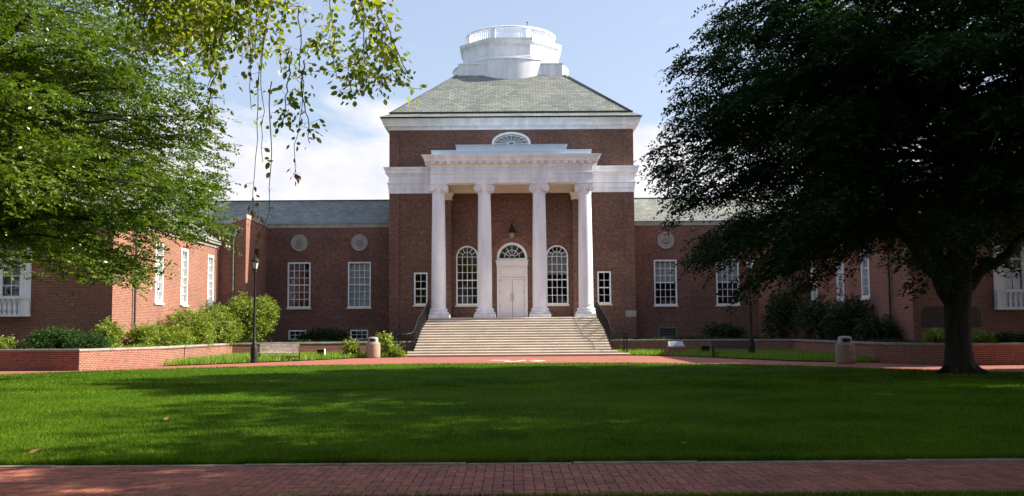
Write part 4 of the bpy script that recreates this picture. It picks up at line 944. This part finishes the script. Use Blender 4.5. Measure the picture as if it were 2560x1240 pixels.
# big leafy tree from the left
TL = (-19.5, 30.0, 0.0)
tp = [(-19.5, 30, -0.1), (-19.5, 30, 0.5), (-19.45, 30, 1.6), (-19.4, 30, 3.0), (-19.6, 30.2, 6), (-19.2, 30, 10), (-19.4, 30, 14)]
limbs = [lim((-19.4, 30, 2.7), (-14.2, 29, 4.6), 0.22, 0.12, 0.1), lim((-14.2, 29, 4.6), (-10.6, 28.4, 4.4), 0.1, 0.03, 0.35), lim((-19.4, 30, 3.0), (-14.2, 28.5, 7.0), 0.2, 0.08, 0.3), lim((-14.2, 28.5, 7), (-10.6, 28, 7.4), 0.08, 0.03, 0.2),
         lim((-19.4, 30, 4.5), (-13.4, 28, 10.4), 0.18, 0.06), lim((-19.4, 30, 5), (-15, 32, 10), 0.16, 0.06), lim((-19.5, 30, 4), (-24, 29, 9), 0.2, 0.07)]
LB = [(-10.0, 28, 10.3, 1.35, 2.0, 1.3), (-10.0, 28, 8.6, 1.3, 2.0, 1.0), (-9.6, 28, 7.3, 1.2, 1.8, 0.55), (-9.3, 28, 6.15, 1.25, 1.7, 0.4), (-8.9, 28, 5.9, 0.8, 1.0, 0.18), (-9.0, 28, 4.95, 1.25, 1.5, 0.36), (-8.2, 28, 5.05, 0.8, 0.9, 0.15), (-9.8, 28, 4.2, 1.2, 1.5, 0.35), (-9.2, 27.6, 3.75, 1.2, 1.0, 0.18),
      (-10.5, 27.6, 3.25, 0.7, 0.9, 0.25), (-10.9, 27.5, 2.85, 0.35, 0.5, 0.15), (-11.9, 28, 4.6, 1.5, 2.0, 0.65), (-11.4, 28, 6.2, 1.6, 2.4, 1.1), (-12.2, 28, 8.3, 2.1, 3.0, 1.5), (-12.6, 28, 10.4, 2.3, 3.0, 1.7), (-13.8, 28.4, 6.4, 2.0, 3.0, 1.5), (-14.2, 28.2, 4.5, 1.5, 2.0, 0.55), (-14.6, 27.8, 3.6, 0.6, 1.0, 0.3), (-11.5, 27.8, 3.75, 1.2, 1.5, 0.3), (-12.8, 28, 4.0, 1.0, 1.5, 0.3),
      (-15.6, 29, 8.8, 2.4, 3.2, 2.2), (-16, 29.5, 12, 3, 3.4, 2), (-12, 28.5, 12.8, 2.2, 3, 1.4), (-19.5, 30, 9.5, 3.4, 4, 3), (-23, 30, 9, 3, 4, 3), (-19.5, 30, 14, 3.5, 4, 2.4), (-17, 30, 6, 2, 3, 1.4)]
lt_ = big_tree('leafy_tree', TL, tp, [0.75, 0.5, 0.44, 0.42, 0.3, 0.2, 0.08], limbs, [], 'leaf_left', 0, 'bright green leafy tree at the left edge hiding the brick side wing', 33)
bough_tree(lt_, TL, -19.5, 30.0, [(2.4, 8.2), (3.0, 8.8), (3.7, 10.4), (4.4, 10.9), (5.0, 11.4), (5.5, 11.3), (6.0, 10.4), (6.6, 11.1), (7.4, 10.5), (8.2, 10.3), (9, 10.0), (11, 9.3), (13, 7.5), (15.5, 4)], 3.75, 15.4, 17, 10, 270, 'leaf_left', 'bark', 331, 19, 0.62, 0.115, 0.060, 0.14, 0.40, (1.0, 0.85), 0.27)
# trees standing outside the picture to the right: they throw the shade over the near lawn; others are added to dim sky light
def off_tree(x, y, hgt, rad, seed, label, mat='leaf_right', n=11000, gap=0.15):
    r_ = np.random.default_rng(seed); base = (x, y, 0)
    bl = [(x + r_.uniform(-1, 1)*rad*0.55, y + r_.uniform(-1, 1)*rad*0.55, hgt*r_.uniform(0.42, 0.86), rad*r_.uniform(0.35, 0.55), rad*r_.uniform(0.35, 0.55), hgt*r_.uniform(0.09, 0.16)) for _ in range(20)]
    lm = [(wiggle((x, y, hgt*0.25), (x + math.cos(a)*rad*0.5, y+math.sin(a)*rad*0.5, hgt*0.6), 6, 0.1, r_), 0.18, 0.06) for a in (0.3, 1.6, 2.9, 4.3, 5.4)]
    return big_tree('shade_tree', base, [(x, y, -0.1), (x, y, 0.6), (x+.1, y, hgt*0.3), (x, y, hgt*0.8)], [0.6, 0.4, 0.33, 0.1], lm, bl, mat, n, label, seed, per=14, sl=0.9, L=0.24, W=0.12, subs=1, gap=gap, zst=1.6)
off_tree(27.5, 45.5, 12.0, 4.6, 56, 'broadleaf tree in the bed beyond the right edge by the side wing', n=6000)
off_tree(20.5, 22.0, 16.5, 8.0, 51, 'broadleaf tree beside the right end of the lawn, nearer than the big dark one', gap=0.55, n=6500)
off_tree(13.2, 13.9, 12.6, 5.8, 52, 'broadleaf tree next to the brick walk on the right', gap=0.7, n=5000)
off_tree(31.0, 33.0, 14.0, 6.0, 58, 'unseen broadleaf tree added past the big dark tree to block sky light', n=7000)  # unseen, added to cut sky light from the right
off_tree(9.5, -1.5, 13.0, 6.5, 57, 'unseen broadleaf tree added close behind the viewer on the right to dim sky light', n=9000)  # unseen, added only to lower ambient light on the foreground
for x_, y_, h_, r_, sd_, lb_ in ((-18.0, 11.0, 16, 7.0, 71, 'unseen broadleaf tree added left of the viewer beside the brick walk to block sky light'), (-22.0, 19.5, 16, 7.0, 72, 'unseen broadleaf tree added beyond the left edge in front of the leafy tree to block sky light'),
        (28.0, 10.0, 18, 7.5, 73, 'unseen broadleaf tree added far right by the brick walk to block sky light'), (31.0, 21.0, 18, 7.5, 74, 'unseen broadleaf tree added far right by the lawn to block sky light'),
        (13.0, -13.0, 17, 7.5, 75, 'unseen broadleaf tree added far behind the viewer on the right to block sky light'), (-12.0, -11.0, 17, 7.5, 76, 'unseen broadleaf tree added far behind the viewer on the left to block sky light')):
    off_tree(x_, y_, h_, r_, sd_, lb_, n=4500, gap=0.75 if sd_ in (73, 74) else 0.15)  # these rows are unseen, added to keep sky light off the lawn
off_tree(-15.5, 4.0, 13.0, 6.0, 54, 'unseen broadleaf tree added behind the viewer on the left to block sky light')  # this tree and the next are unseen, added to cover open sky
off_tree(1.0, -16.0, 14.0, 7.5, 55, 'unseen broadleaf tree added far behind the viewer across the near lawn to block sky light')
off_tree(17.0, 6.5, 13.0, 5.5, 53, 'broadleaf tree behind the viewer on the right')
# distant tree tops behind the right wing
for i, (x, y) in enumerate(((18.5, 112), (26, 118))):
    big_tree('distant_tree', (x, y, 0), [(x, y, 0), (x, y, 8)], [0.4, 0.2], [([(x, y, 5), (x+1, y, 8), (x-1, y, 11)], 0.2, 0.1)], [(x-2, y, 12, 3, 3, 3.2), (x+2, y, 12.5, 3, 3, 3.0), (x, y, 13.4, 2.6, 3, 2.6)], 'leaf_left', 700,
             'distant tree top just showing over the slate roof of the right wing' if i == 0 else 'distant tree behind the right wing hidden by the dark crown', 60+i, per=12, sl=1.0, L=0.35, W=0.2, subs=1)

# near tree: drooping twigs hanging into the top left
NB = (-7.5, 7.0, 0.0)
near = empty('weeping_tree', NB, 0, 'near tree with hanging leafy twigs and dead brown leaf tips at top left', 'tree')
b = MB(); b.tube([(-7.5, 7, -0.1), (-7.5, 7, 1), (-7.4, 7.1, 3), (-7.3, 7.3, 6), (-7.0, 7.5, 9)], [0.55, 0.36, 0.3, 0.24, 0.1], 12); b.build('trunk', 'bark', near, NB, True, 60)
rgn = np.random.default_rng(77)
lb = MB(); limbset = []
for a, e in (((-7.3, 7.3, 5.2), (-1.0, 9.0, 5.35)), ((-7.3, 7.3, 5.8), (-1.6, 9.8, 5.8)), ((-7.3, 7.3, 5.0), (-2.4, 8.4, 5.1)), ((-7.3, 7.3, 6.4), (-3.0, 10.2, 6.1))):
    p = wiggle(a, e, 14, 0.09, rgn, 0.5); limbset.append(np.array(p)); lb.tube(p, [0.10*(1-i/15)+0.008 for i in range(14)], 7)
lb.build('limbs', 'bark', near, NB, True, 80)
ENV_X = [-3.3, -2.95, -2.6, -2.42, -2.25, -2.1, -1.95, -1.85, -1.7, -1.6, -1.5, -1.4, -1.3, -1.22, -1.12, -1.0]
ENV_Z = [4.1, 4.0, 3.75, 3.7, 3.92, 3.98, 3.9, 3.65, 3.6, 3.82, 4.02, 3.9, 3.72, 3.72, 4.08, 4.25]
Ps = []; Ds = []; Ns = []; tw = MB(); dead = []
def strand(x, y, z0, z1, leafy=1.0, lean=0.0, dead_end=False, thick=0.006, dens=135):
    n = 14; t = np.linspace(0, 1, n); sw = np.cumsum(rgn.normal(0, 0.018, (n, 2)), 0)
    p = np.stack([x + sw[:, 0] + lean*t**1.6, y + sw[:, 1], z0 + (z1-z0)*t], 1)
    tw.tube([tuple(q) for q in p], [thick*(1-0.7*k/n)+0.0012 for k in range(n)], 4, False)
    L_ = abs(z1-z0); m = int(dens*L_*leafy)
    if m:
        tt = rgn.uniform(0.02, 1, m); idx = np.minimum((tt*(n-1)).astype(int), n-2); fr = (tt*(n-1)-idx)[:, None]; q = p[idx]*(1-fr)+p[idx+1]*fr
        off = rgn.normal(0, 1, (m, 3))*np.array([0.065, 0.07, 0.035]); q = q + off
        d = nrm(off*np.array([6, 6, 2]) + np.array([0, 0, -0.6]) + rgn.normal(0, 0.5, (m, 3)))
        Ps.append(q); Ds.append(d); Ns.append(nrm(rgn.normal(0, 1, (m, 3)) + np.array([0.5, -0.3, 0.6])))
        for k in range(0, m, 5):
            tw.tube([tuple(q[k]-off[k]), tuple(q[k])], 0.0018, 3, False)
    if dead_end: dead.append(p[-1])
for L_ in limbset:
    for k in range(26):
        t = rgn.uniform(0.28, 1.0); i = min(int(t*13), 12); f_ = t*13-i; q = L_[i]*(1-f_)+L_[i+1]*f_
        x = q[0] + rgn.normal(0, 0.12); y = q[1] + rgn.normal(0, 0.35); s_ = x*9.0/y       # scaled to a depth of nine metres
        if s_ < -3.5 or s_ > -1.02: continue
        ze = np.interp(s_, ENV_X, ENV_Z); ze = 1.6 + (ze-1.6)*y/9.0
        z1 = ze + abs(rgn.normal(0, 0.55))
        if z1 < q[2]-0.15: strand(x, y, q[2], z1, rgn.uniform(0.7, 1.15))
        # side sprig
        for _s in range(3):
            zz_ = rgn.uniform(z1+0.1, max(q[2], z1+0.2)); strand(x, y, zz_, max(z1, zz_-rgn.uniform(0.12, 0.35)), 1.4, lean=rgn.uniform(-0.40, 0.40), thick=0.003)
# arching sprig to the right, and bare trailing twigs
for (a, bb) in (((-1.1, 9.0, 5.1), (-1.16, 9.0, 4.42)), ((-1.16, 9, 4.42), (-0.92, 9, 3.88))):
    p = wiggle(a, bb, 9, 0.012, rgn, 0.0); tw.tube(p, 0.005, 4, False)
strand(-1.35, 9.0, 5.0, 4.3, 1.1, 0.1); strand(-1.25, 9.0, 4.9, 4.25, 1.1, 0.05); strand(-1.2, 9.05, 4.9, 4.1, 1.0, 0.02); strand(-1.18, 9, 4.3, 3.96, 1.3, 0.18); strand(-1.08, 9, 4.1, 3.80, 1.5, 0.16)
strand(-1.32, 9, 4.2, 3.72, 1.4, -0.1); strand(-1.38, 9, 4.1, 3.66, 1.3, -0.03); strand(-1.12, 9, 3.95, 3.70, 1.2, 0.03)
# little horizontal spray reaching out towards the roof
p = wiggle((-1.15, 9, 3.98), (-0.90, 9, 3.86), 6, 0.005, rgn, 0.03); tw.tube(p, 0.003, 4, False)
m = 22; tt = rgn.uniform(0, 1, m)[:, None]; q = np.array(p[0])*(1-tt)+np.array(p[-1])*tt + rgn.normal(0, 0.022, (m, 3)); Ps.append(q); Ds.append(nrm(rgn.normal(0, .6, (m, 3)) + np.array([0.4, 0, -.4]))); Ns.append(nrm(rgn.normal(0, 1, (m, 3))+np.array([0, -.5, .5])))
for x, z0, z1, dd in ((-2.20, 4.1, 2.65, True), (-2.17, 4.0, 3.1, False), (-2.14, 3.2, 2.42, True), (-1.93, 3.9, 3.0, True), (-2.62, 3.9, 3.45, False), (-2.33, 4.3, 3.55, False)):
    strand(x, 9.0, z0+0.6, z1, 0.10 if not dd else 0.05, rgn.uniform(-0.05, 0.05), dd, 0.004)
strand(-1.97, 9.0, 4.1, 3.38, 0.9, -0.06); strand(-1.86, 9.0, 4.0, 3.25, 0.8, 0.05); strand(-2.66, 9, 4.0, 3.35, 0.8, 0.0)
tw.build('twigs', 'twig', near, NB)
CB = [(-6, 2, 8.5, 4, 4, 1.6), (0, 1.5, 9.5, 4.5, 4, 1.6), (5, 0, 9, 4, 4, 1.6), (-9, -2, 9, 4, 4, 2), (-3, -4, 10, 5, 4, 2), (3, -6, 10, 5, 4, 2), (-8, 5, 9.5, 3, 3, 1.6)]  # unseen overhead canopy, shaped to block sky light above the viewer
crown('crown', CB, 6500, 'leaf_near', near, NB, seed=91, per=14, sl=0.8, L=0.16, W=0.1, droop=0.4)
P = np.concatenate(Ps); D = np.concatenate(Ds); NN = np.concatenate(Ns); S = nrm(np.cross(D, NN)); U_ = np.cross(S, D); k = len(P); sz = rgn.uniform(0.6, 1.2, k)[:, None]; Ln = 0.062*sz; Wn = 0.040*sz
V = np.stack([P, P+D*Ln*.3+S*Wn*.45-U_*Wn*.12, P+D*Ln*.68+S*Wn*.42-U_*Wn*.16, P+D*Ln-U_*Wn*.2, P+D*Ln*.68-S*Wn*.42-U_*Wn*.16, P+D*Ln*.3-S*Wn*.45-U_*Wn*.12], 1).reshape(-1, 3) - np.array(NB)
np_mesh('leaves', V, np.arange(len(V)).reshape(-1, 6), 'leaf_near', near, 6)
Pd = []; 
for e in dead:
    for _ in range(16): Pd.append(e + rgn.normal(0, 1, 3)*np.array([0.02, 0.02, 0.09]) + np.array([0, 0, 0.04]))
Pd = np.array(Pd); V, Fq = leaf_geo(Pd, nrm(rgn.normal(0, .4, (len(Pd), 3))+np.array([0, 0, -1])), nrm(rgn.normal(0, 1, (len(Pd), 3))), 0.06, 0.028)
np_mesh('dead_leaves', V - np.array(NB), Fq, 'leaf_dead', near)

# ------------------------------------------------------------------ shrubs and ground cover
def shrub(name, c, r, mat, n, label, seed, group=None, L=0.10, W=0.055, lumps=7, per=10, stems=True, sl=0.3, gap=0.2):
    root = empty(name, c, 0, label, 'shrub', group); r_ = np.random.default_rng(seed)
    bl = []
    for k in range(lumps):
        d = nrm(r_.normal(size=3)); d[2] = abs(d[2])*0.9
        bl.append((c[0]+d[0]*r[0]*0.55, c[1]+d[1]*r[1]*0.55, c[2]+r[2]*(0.25+d[2]*0.5), r[0]*r_.uniform(.4, .55), r[1]*r_.uniform(.4, .55), r[2]*r_.uniform(.28, .42)))
    if stems:
        b = MB()
        for x in bl[:6]: b.tube(wiggle((c[0], c[1], c[2]-0.05), x[:3], 5, 0.03, r_), [0.03, 0.026, 0.02, 0.015, 0.01], 5, False)
        b.build('stems', 'bark', root, c)
    crown('foliage', bl, n, mat, root, c, seed=seed+1, per=per, sl=sl, L=L, W=W, droop=0.1, gap=gap, gsc=2.5, shell=0.35, flat=0.6)
    return root
S_ = [('round_shrub', (-15.3, 60.2, 0.74), (1.8, 1.6, 3.2), 'leaf_shrub', 2600, 'tall rounded bright green shrub behind the left lamp post', {'lumps': 12}),
      ('spreading_shrub', (-16.6, 57.0, 0.74), (1.5, 1.6, 2.3), 'leaf_shrub', 1500, 'feathery green shrub beneath the farthest sunlit tall window', {'lumps': 9}),
      ('spreading_shrub', (-16.9, 53.6, 0.74), (1.4, 1.6, 2.0), 'leaf_shrub', 1400, 'feathery green shrub beneath the middle sunlit tall window', {'lumps': 9}),
      ('spreading_shrub', (-17.1, 50.8, 0.74), (1.2, 1.4, 1.35), 'leaf_shrub', 1000, 'low yellowish green shrub beneath the nearest sunlit tall window', {}),
      ('weedy_shrub', (-17.3, 48.0, 0.74), (0.7, 0.8, 1.1), 'leaf_shrub', 420, 'small spiky shrub beside the downspout on the sunlit brick wall', {}),
      ('weedy_shrub', (-18.0, 45.6, 0.74), (0.8, 0.7, 1.3), 'leaf_shrub', 520, 'small leafy shrub at the sunlit corner of the left side wing', {}),
      ('juniper', (-19.6, 44.4, 0.74), (1.6, 0.9, 0.9), 'leaf_juniper', 3600, 'dark green spreading juniper on the left bed behind the brick wall', {'lumps': 12, 'L': .07, 'W': .03}),
      ('juniper', (-18.2, 44.2, 0.74), (0.9, 0.7, 0.65), 'leaf_juniper', 1800, 'smaller dark juniper just left of the sunlit wall corner', {'lumps': 8, 'L': .07, 'W': .03}),
      ('low_shrub', (-21.9, 43.9, 0.74), (0.6, 0.6, 0.6), 'leaf_yellow', 420, 'yellow green low shrub left of the dark juniper', {}),
      ('low_shrub', (-23.2, 43.9, 0.74), (0.7, 0.6, 0.55), 'leaf_yellow', 420, 'yellow green low shrub under the left balustrade at the picture edge', {}),
      ('broadleaf_bush', (-8.95, 56.9, 0.0), (0.34, 0.34, 0.95), 'leaf_yellow', 200, 'small leafy bush just left of the sunlit trash can', {'L': .12, 'W': .08}),
      ('broadleaf_bush', (-7.2, 58.6, 0.0), (0.58, 0.5, 1.5), 'leaf_yellow', 400, 'taller pale leafy bush behind the sunlit trash can', {'L': .12, 'W': .08}),
      ('broadleaf_bush', (-6.6, 57.9, 0.0), (0.35, 0.3, 0.5), 'leaf_shrub', 200, 'low green bush at the foot of the left handrail', {}),
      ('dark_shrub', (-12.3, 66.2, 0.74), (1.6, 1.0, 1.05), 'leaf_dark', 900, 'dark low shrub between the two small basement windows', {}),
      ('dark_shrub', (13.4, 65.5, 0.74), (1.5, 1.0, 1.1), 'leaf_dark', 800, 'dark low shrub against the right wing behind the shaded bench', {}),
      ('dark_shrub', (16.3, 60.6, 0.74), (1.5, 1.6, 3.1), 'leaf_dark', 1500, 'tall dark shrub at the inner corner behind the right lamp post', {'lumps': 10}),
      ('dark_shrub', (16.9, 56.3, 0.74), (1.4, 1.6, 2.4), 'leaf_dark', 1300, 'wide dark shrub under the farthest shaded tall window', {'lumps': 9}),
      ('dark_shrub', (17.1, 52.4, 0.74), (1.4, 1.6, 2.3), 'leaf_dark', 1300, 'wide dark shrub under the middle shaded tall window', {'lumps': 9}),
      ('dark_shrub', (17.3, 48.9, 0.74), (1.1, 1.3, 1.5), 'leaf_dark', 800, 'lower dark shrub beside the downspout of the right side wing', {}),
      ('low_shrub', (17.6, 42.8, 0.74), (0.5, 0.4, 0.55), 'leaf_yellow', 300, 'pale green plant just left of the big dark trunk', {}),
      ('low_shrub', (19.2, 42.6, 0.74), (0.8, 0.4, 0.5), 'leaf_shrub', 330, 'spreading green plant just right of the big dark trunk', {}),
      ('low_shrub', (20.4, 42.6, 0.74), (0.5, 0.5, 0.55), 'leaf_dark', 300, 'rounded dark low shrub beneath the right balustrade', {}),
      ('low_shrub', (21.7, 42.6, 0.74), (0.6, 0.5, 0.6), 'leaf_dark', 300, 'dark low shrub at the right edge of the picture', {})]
for i, (nm, c, r, mt, n, lab, kw) in enumerate(S_): shrub(nm, c, r, mt, n, lab, 100+i*3, **kw)
def cover(name, poly_pts, n, mat, seed, hgt=0.25, label=None, L=0.09, W=0.05):
    r_ = np.random.default_rng(seed); (x0, y0), (x1, y1), (x2, y2), (x3, y3) = poly_pts
    u = r_.uniform(0, 1, n); w = r_.uniform(0, 1, n)
    P = np.stack([(x0*(1-u)+x1*u)*(1-w)+(x3*(1-u)+x2*u)*w, (y0*(1-u)+y1*u)*(1-w)+(y3*(1-u)+y2*u)*w, 0.74 + hgt*r_.uniform(0, 1, n)*(0.6+0.5*0)], 1)
    P[:, 2] += 0.12*pnoise(P*np.array([1, 1, 0]), seed, 1.2)
    V, Fq = leaf_geo(P, nrm(r_.normal(size=(n, 3))*np.array([1, 1, .5])+np.array([0, 0, .4])), nrm(r_.normal(0, .6, (n, 3))+np.array([0, 0, 1])), L, W)
    tag(np_mesh(name, V, Fq, mat), kind='stuff')
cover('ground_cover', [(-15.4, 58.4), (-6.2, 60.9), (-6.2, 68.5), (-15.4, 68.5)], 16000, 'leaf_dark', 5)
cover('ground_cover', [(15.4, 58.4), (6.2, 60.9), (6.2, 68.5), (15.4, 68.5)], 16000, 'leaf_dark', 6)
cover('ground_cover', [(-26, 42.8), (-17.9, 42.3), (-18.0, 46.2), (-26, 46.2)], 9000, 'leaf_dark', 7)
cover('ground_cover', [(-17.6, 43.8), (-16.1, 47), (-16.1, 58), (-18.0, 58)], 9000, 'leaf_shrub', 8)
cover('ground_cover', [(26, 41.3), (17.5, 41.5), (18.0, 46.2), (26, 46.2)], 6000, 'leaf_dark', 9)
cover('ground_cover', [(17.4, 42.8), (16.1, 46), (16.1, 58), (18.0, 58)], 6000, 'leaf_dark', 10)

# ------------------------------------------------------------------ grass blades
def blades(name, P, hgt, wid, mat, seed, lean=0.45):
    r_ = np.random.default_rng(seed); n = len(P); a = r_.uniform(0, 6.283, n); t = np.stack([np.cos(a), np.sin(a), 0*a], 1)
    d = r_.normal(0, lean, (n, 3)); d[:, 2] = 1; H = (hgt*r_.uniform(0.55, 1.25, n))[:, None]; w = (wid*r_.uniform(0.7, 1.3, n))[:, None]
    V = np.stack([P - t*w/2, P + t*w/2, P + nrm(d)*H], 1).reshape(-1, 3)
    return tag(np_mesh(name, V, np.arange(len(V)).reshape(-1, 3), mat, None, 3), kind='stuff')
def inpoly(x, y, poly):
    c = np.zeros(len(x), bool); n = len(poly)
    for i in range(n):
        x1, y1 = poly[i]; x2, y2 = poly[(i+1) % n]; k = ((y1 > y) != (y2 > y)) & (x < (x2-x1)*(y-y1)/((y2-y1) if y2 != y1 else 1e-9)+x1); c ^= k
    return c
gr = np.random.default_rng(9)
def scatter(n, y0, y1, poly, power=1.0, z=0.03, m=1.3, hw0=None):
    u = gr.uniform(0, 1, n); y = y0*(y1/y0)**u if power else gr.uniform(y0, y1, n)
    x = gr.uniform(-1, 1, n)*(y*0.5*m + 0.6)
    k = inpoly(x, y, poly) if poly else np.ones(n, bool)
    return np.stack([x[k], y[k], np.full(k.sum(), z)], 1)
P = scatter(390000, 12.22, 30, LAWN); P2 = scatter(155000, 26, 46, LAWN)
o = blades('grass', P, 0.055, 0.0085, 'grass', 1); 
P3 = np.stack([gr.uniform(-7, 7, 42000), 12.19 + np.abs(gr.normal(0, 0.09, 42000)), np.full(42000, 0.03)], 1); P3 = P3[pnoise(P3*np.array([1, 0.3, 0]), 4, 3.0) > -0.7]; blades('grass', P3, 0.10, 0.008, 'grass', 4, 0.7)
blades('grass', P2, 0.06, 0.018, 'grass', 2)
P4 = np.stack([gr.uniform(-6, 6, 30000), gr.uniform(9.2, 9.71, 30000), np.full(30000, 0.03)], 1); blades('grass', P4, 0.06, 0.008, 'grass', 3)
E_ = LAWN[2:]; q = []
for (xa, ya), (xb, yb) in zip(E_, E_[1:]):
    n = int(900*math.hypot(xb-xa, yb-ya)/4); t = gr.uniform(0, 1, n); q.append(np.stack([xa+(xb-xa)*t, ya+(yb-ya)*t - np.abs(gr.normal(0, .15, n)), np.full(n, 0.03)], 1))
blades('grass', np.concatenate(q), 0.09, 0.02, 'grass', 8)
for k, G in enumerate((GL, GR)):
    xs = [p[0] for p in G]; ys = [p[1] for p in G]; n = 42000
    x = gr.uniform(min(xs), max(xs), n); y = gr.uniform(min(ys), max(ys), n); i = inpoly(x, y, G)
    P = np.stack([x[i], y[i], np.full(i.sum(), 0.03)], 1); blades('tall_grass', P, 0.34, 0.03, 'grass_tall', 20+k, 0.4)
# a few fallen leaves
r_ = random.Random(8)
b = MB()
for x, y in ((-5.9, 17.6), (-3.9, 15.2), (-6.0, 13.0), (2.2, 13.4)):
    leaf = MB(); a = r_.uniform(0, 6); ca, sa = math.cos(a), math.sin(a)
    leaf.add([(0.09*ca*t_-0.05*sa*u_, 0.09*sa*t_+0.05*ca*u_, z_) for t_, u_, z_ in ((-1, 0, 0), (-.2, .8, .03), (.5, .5, .01), (1, 0, .04), (.4, -.6, .03), (-.3, -.7, 0))], [(0, 1, 2, 3, 4, 5)])
    o = leaf.build('fallen_leaf', 'leaf_dead'); o.location = (x, y, 0.09)
    tag(o, 'dry brown leaf lying alone on the lawn %s' % {-5.9: 'in the sunny left part', -3.9: 'at the shadow edge on the left', -6.0: 'at the left by the kerb', 2.2: 'in shade near the kerb'}[x], 'leaf', 'fallen leaves on the lawn')
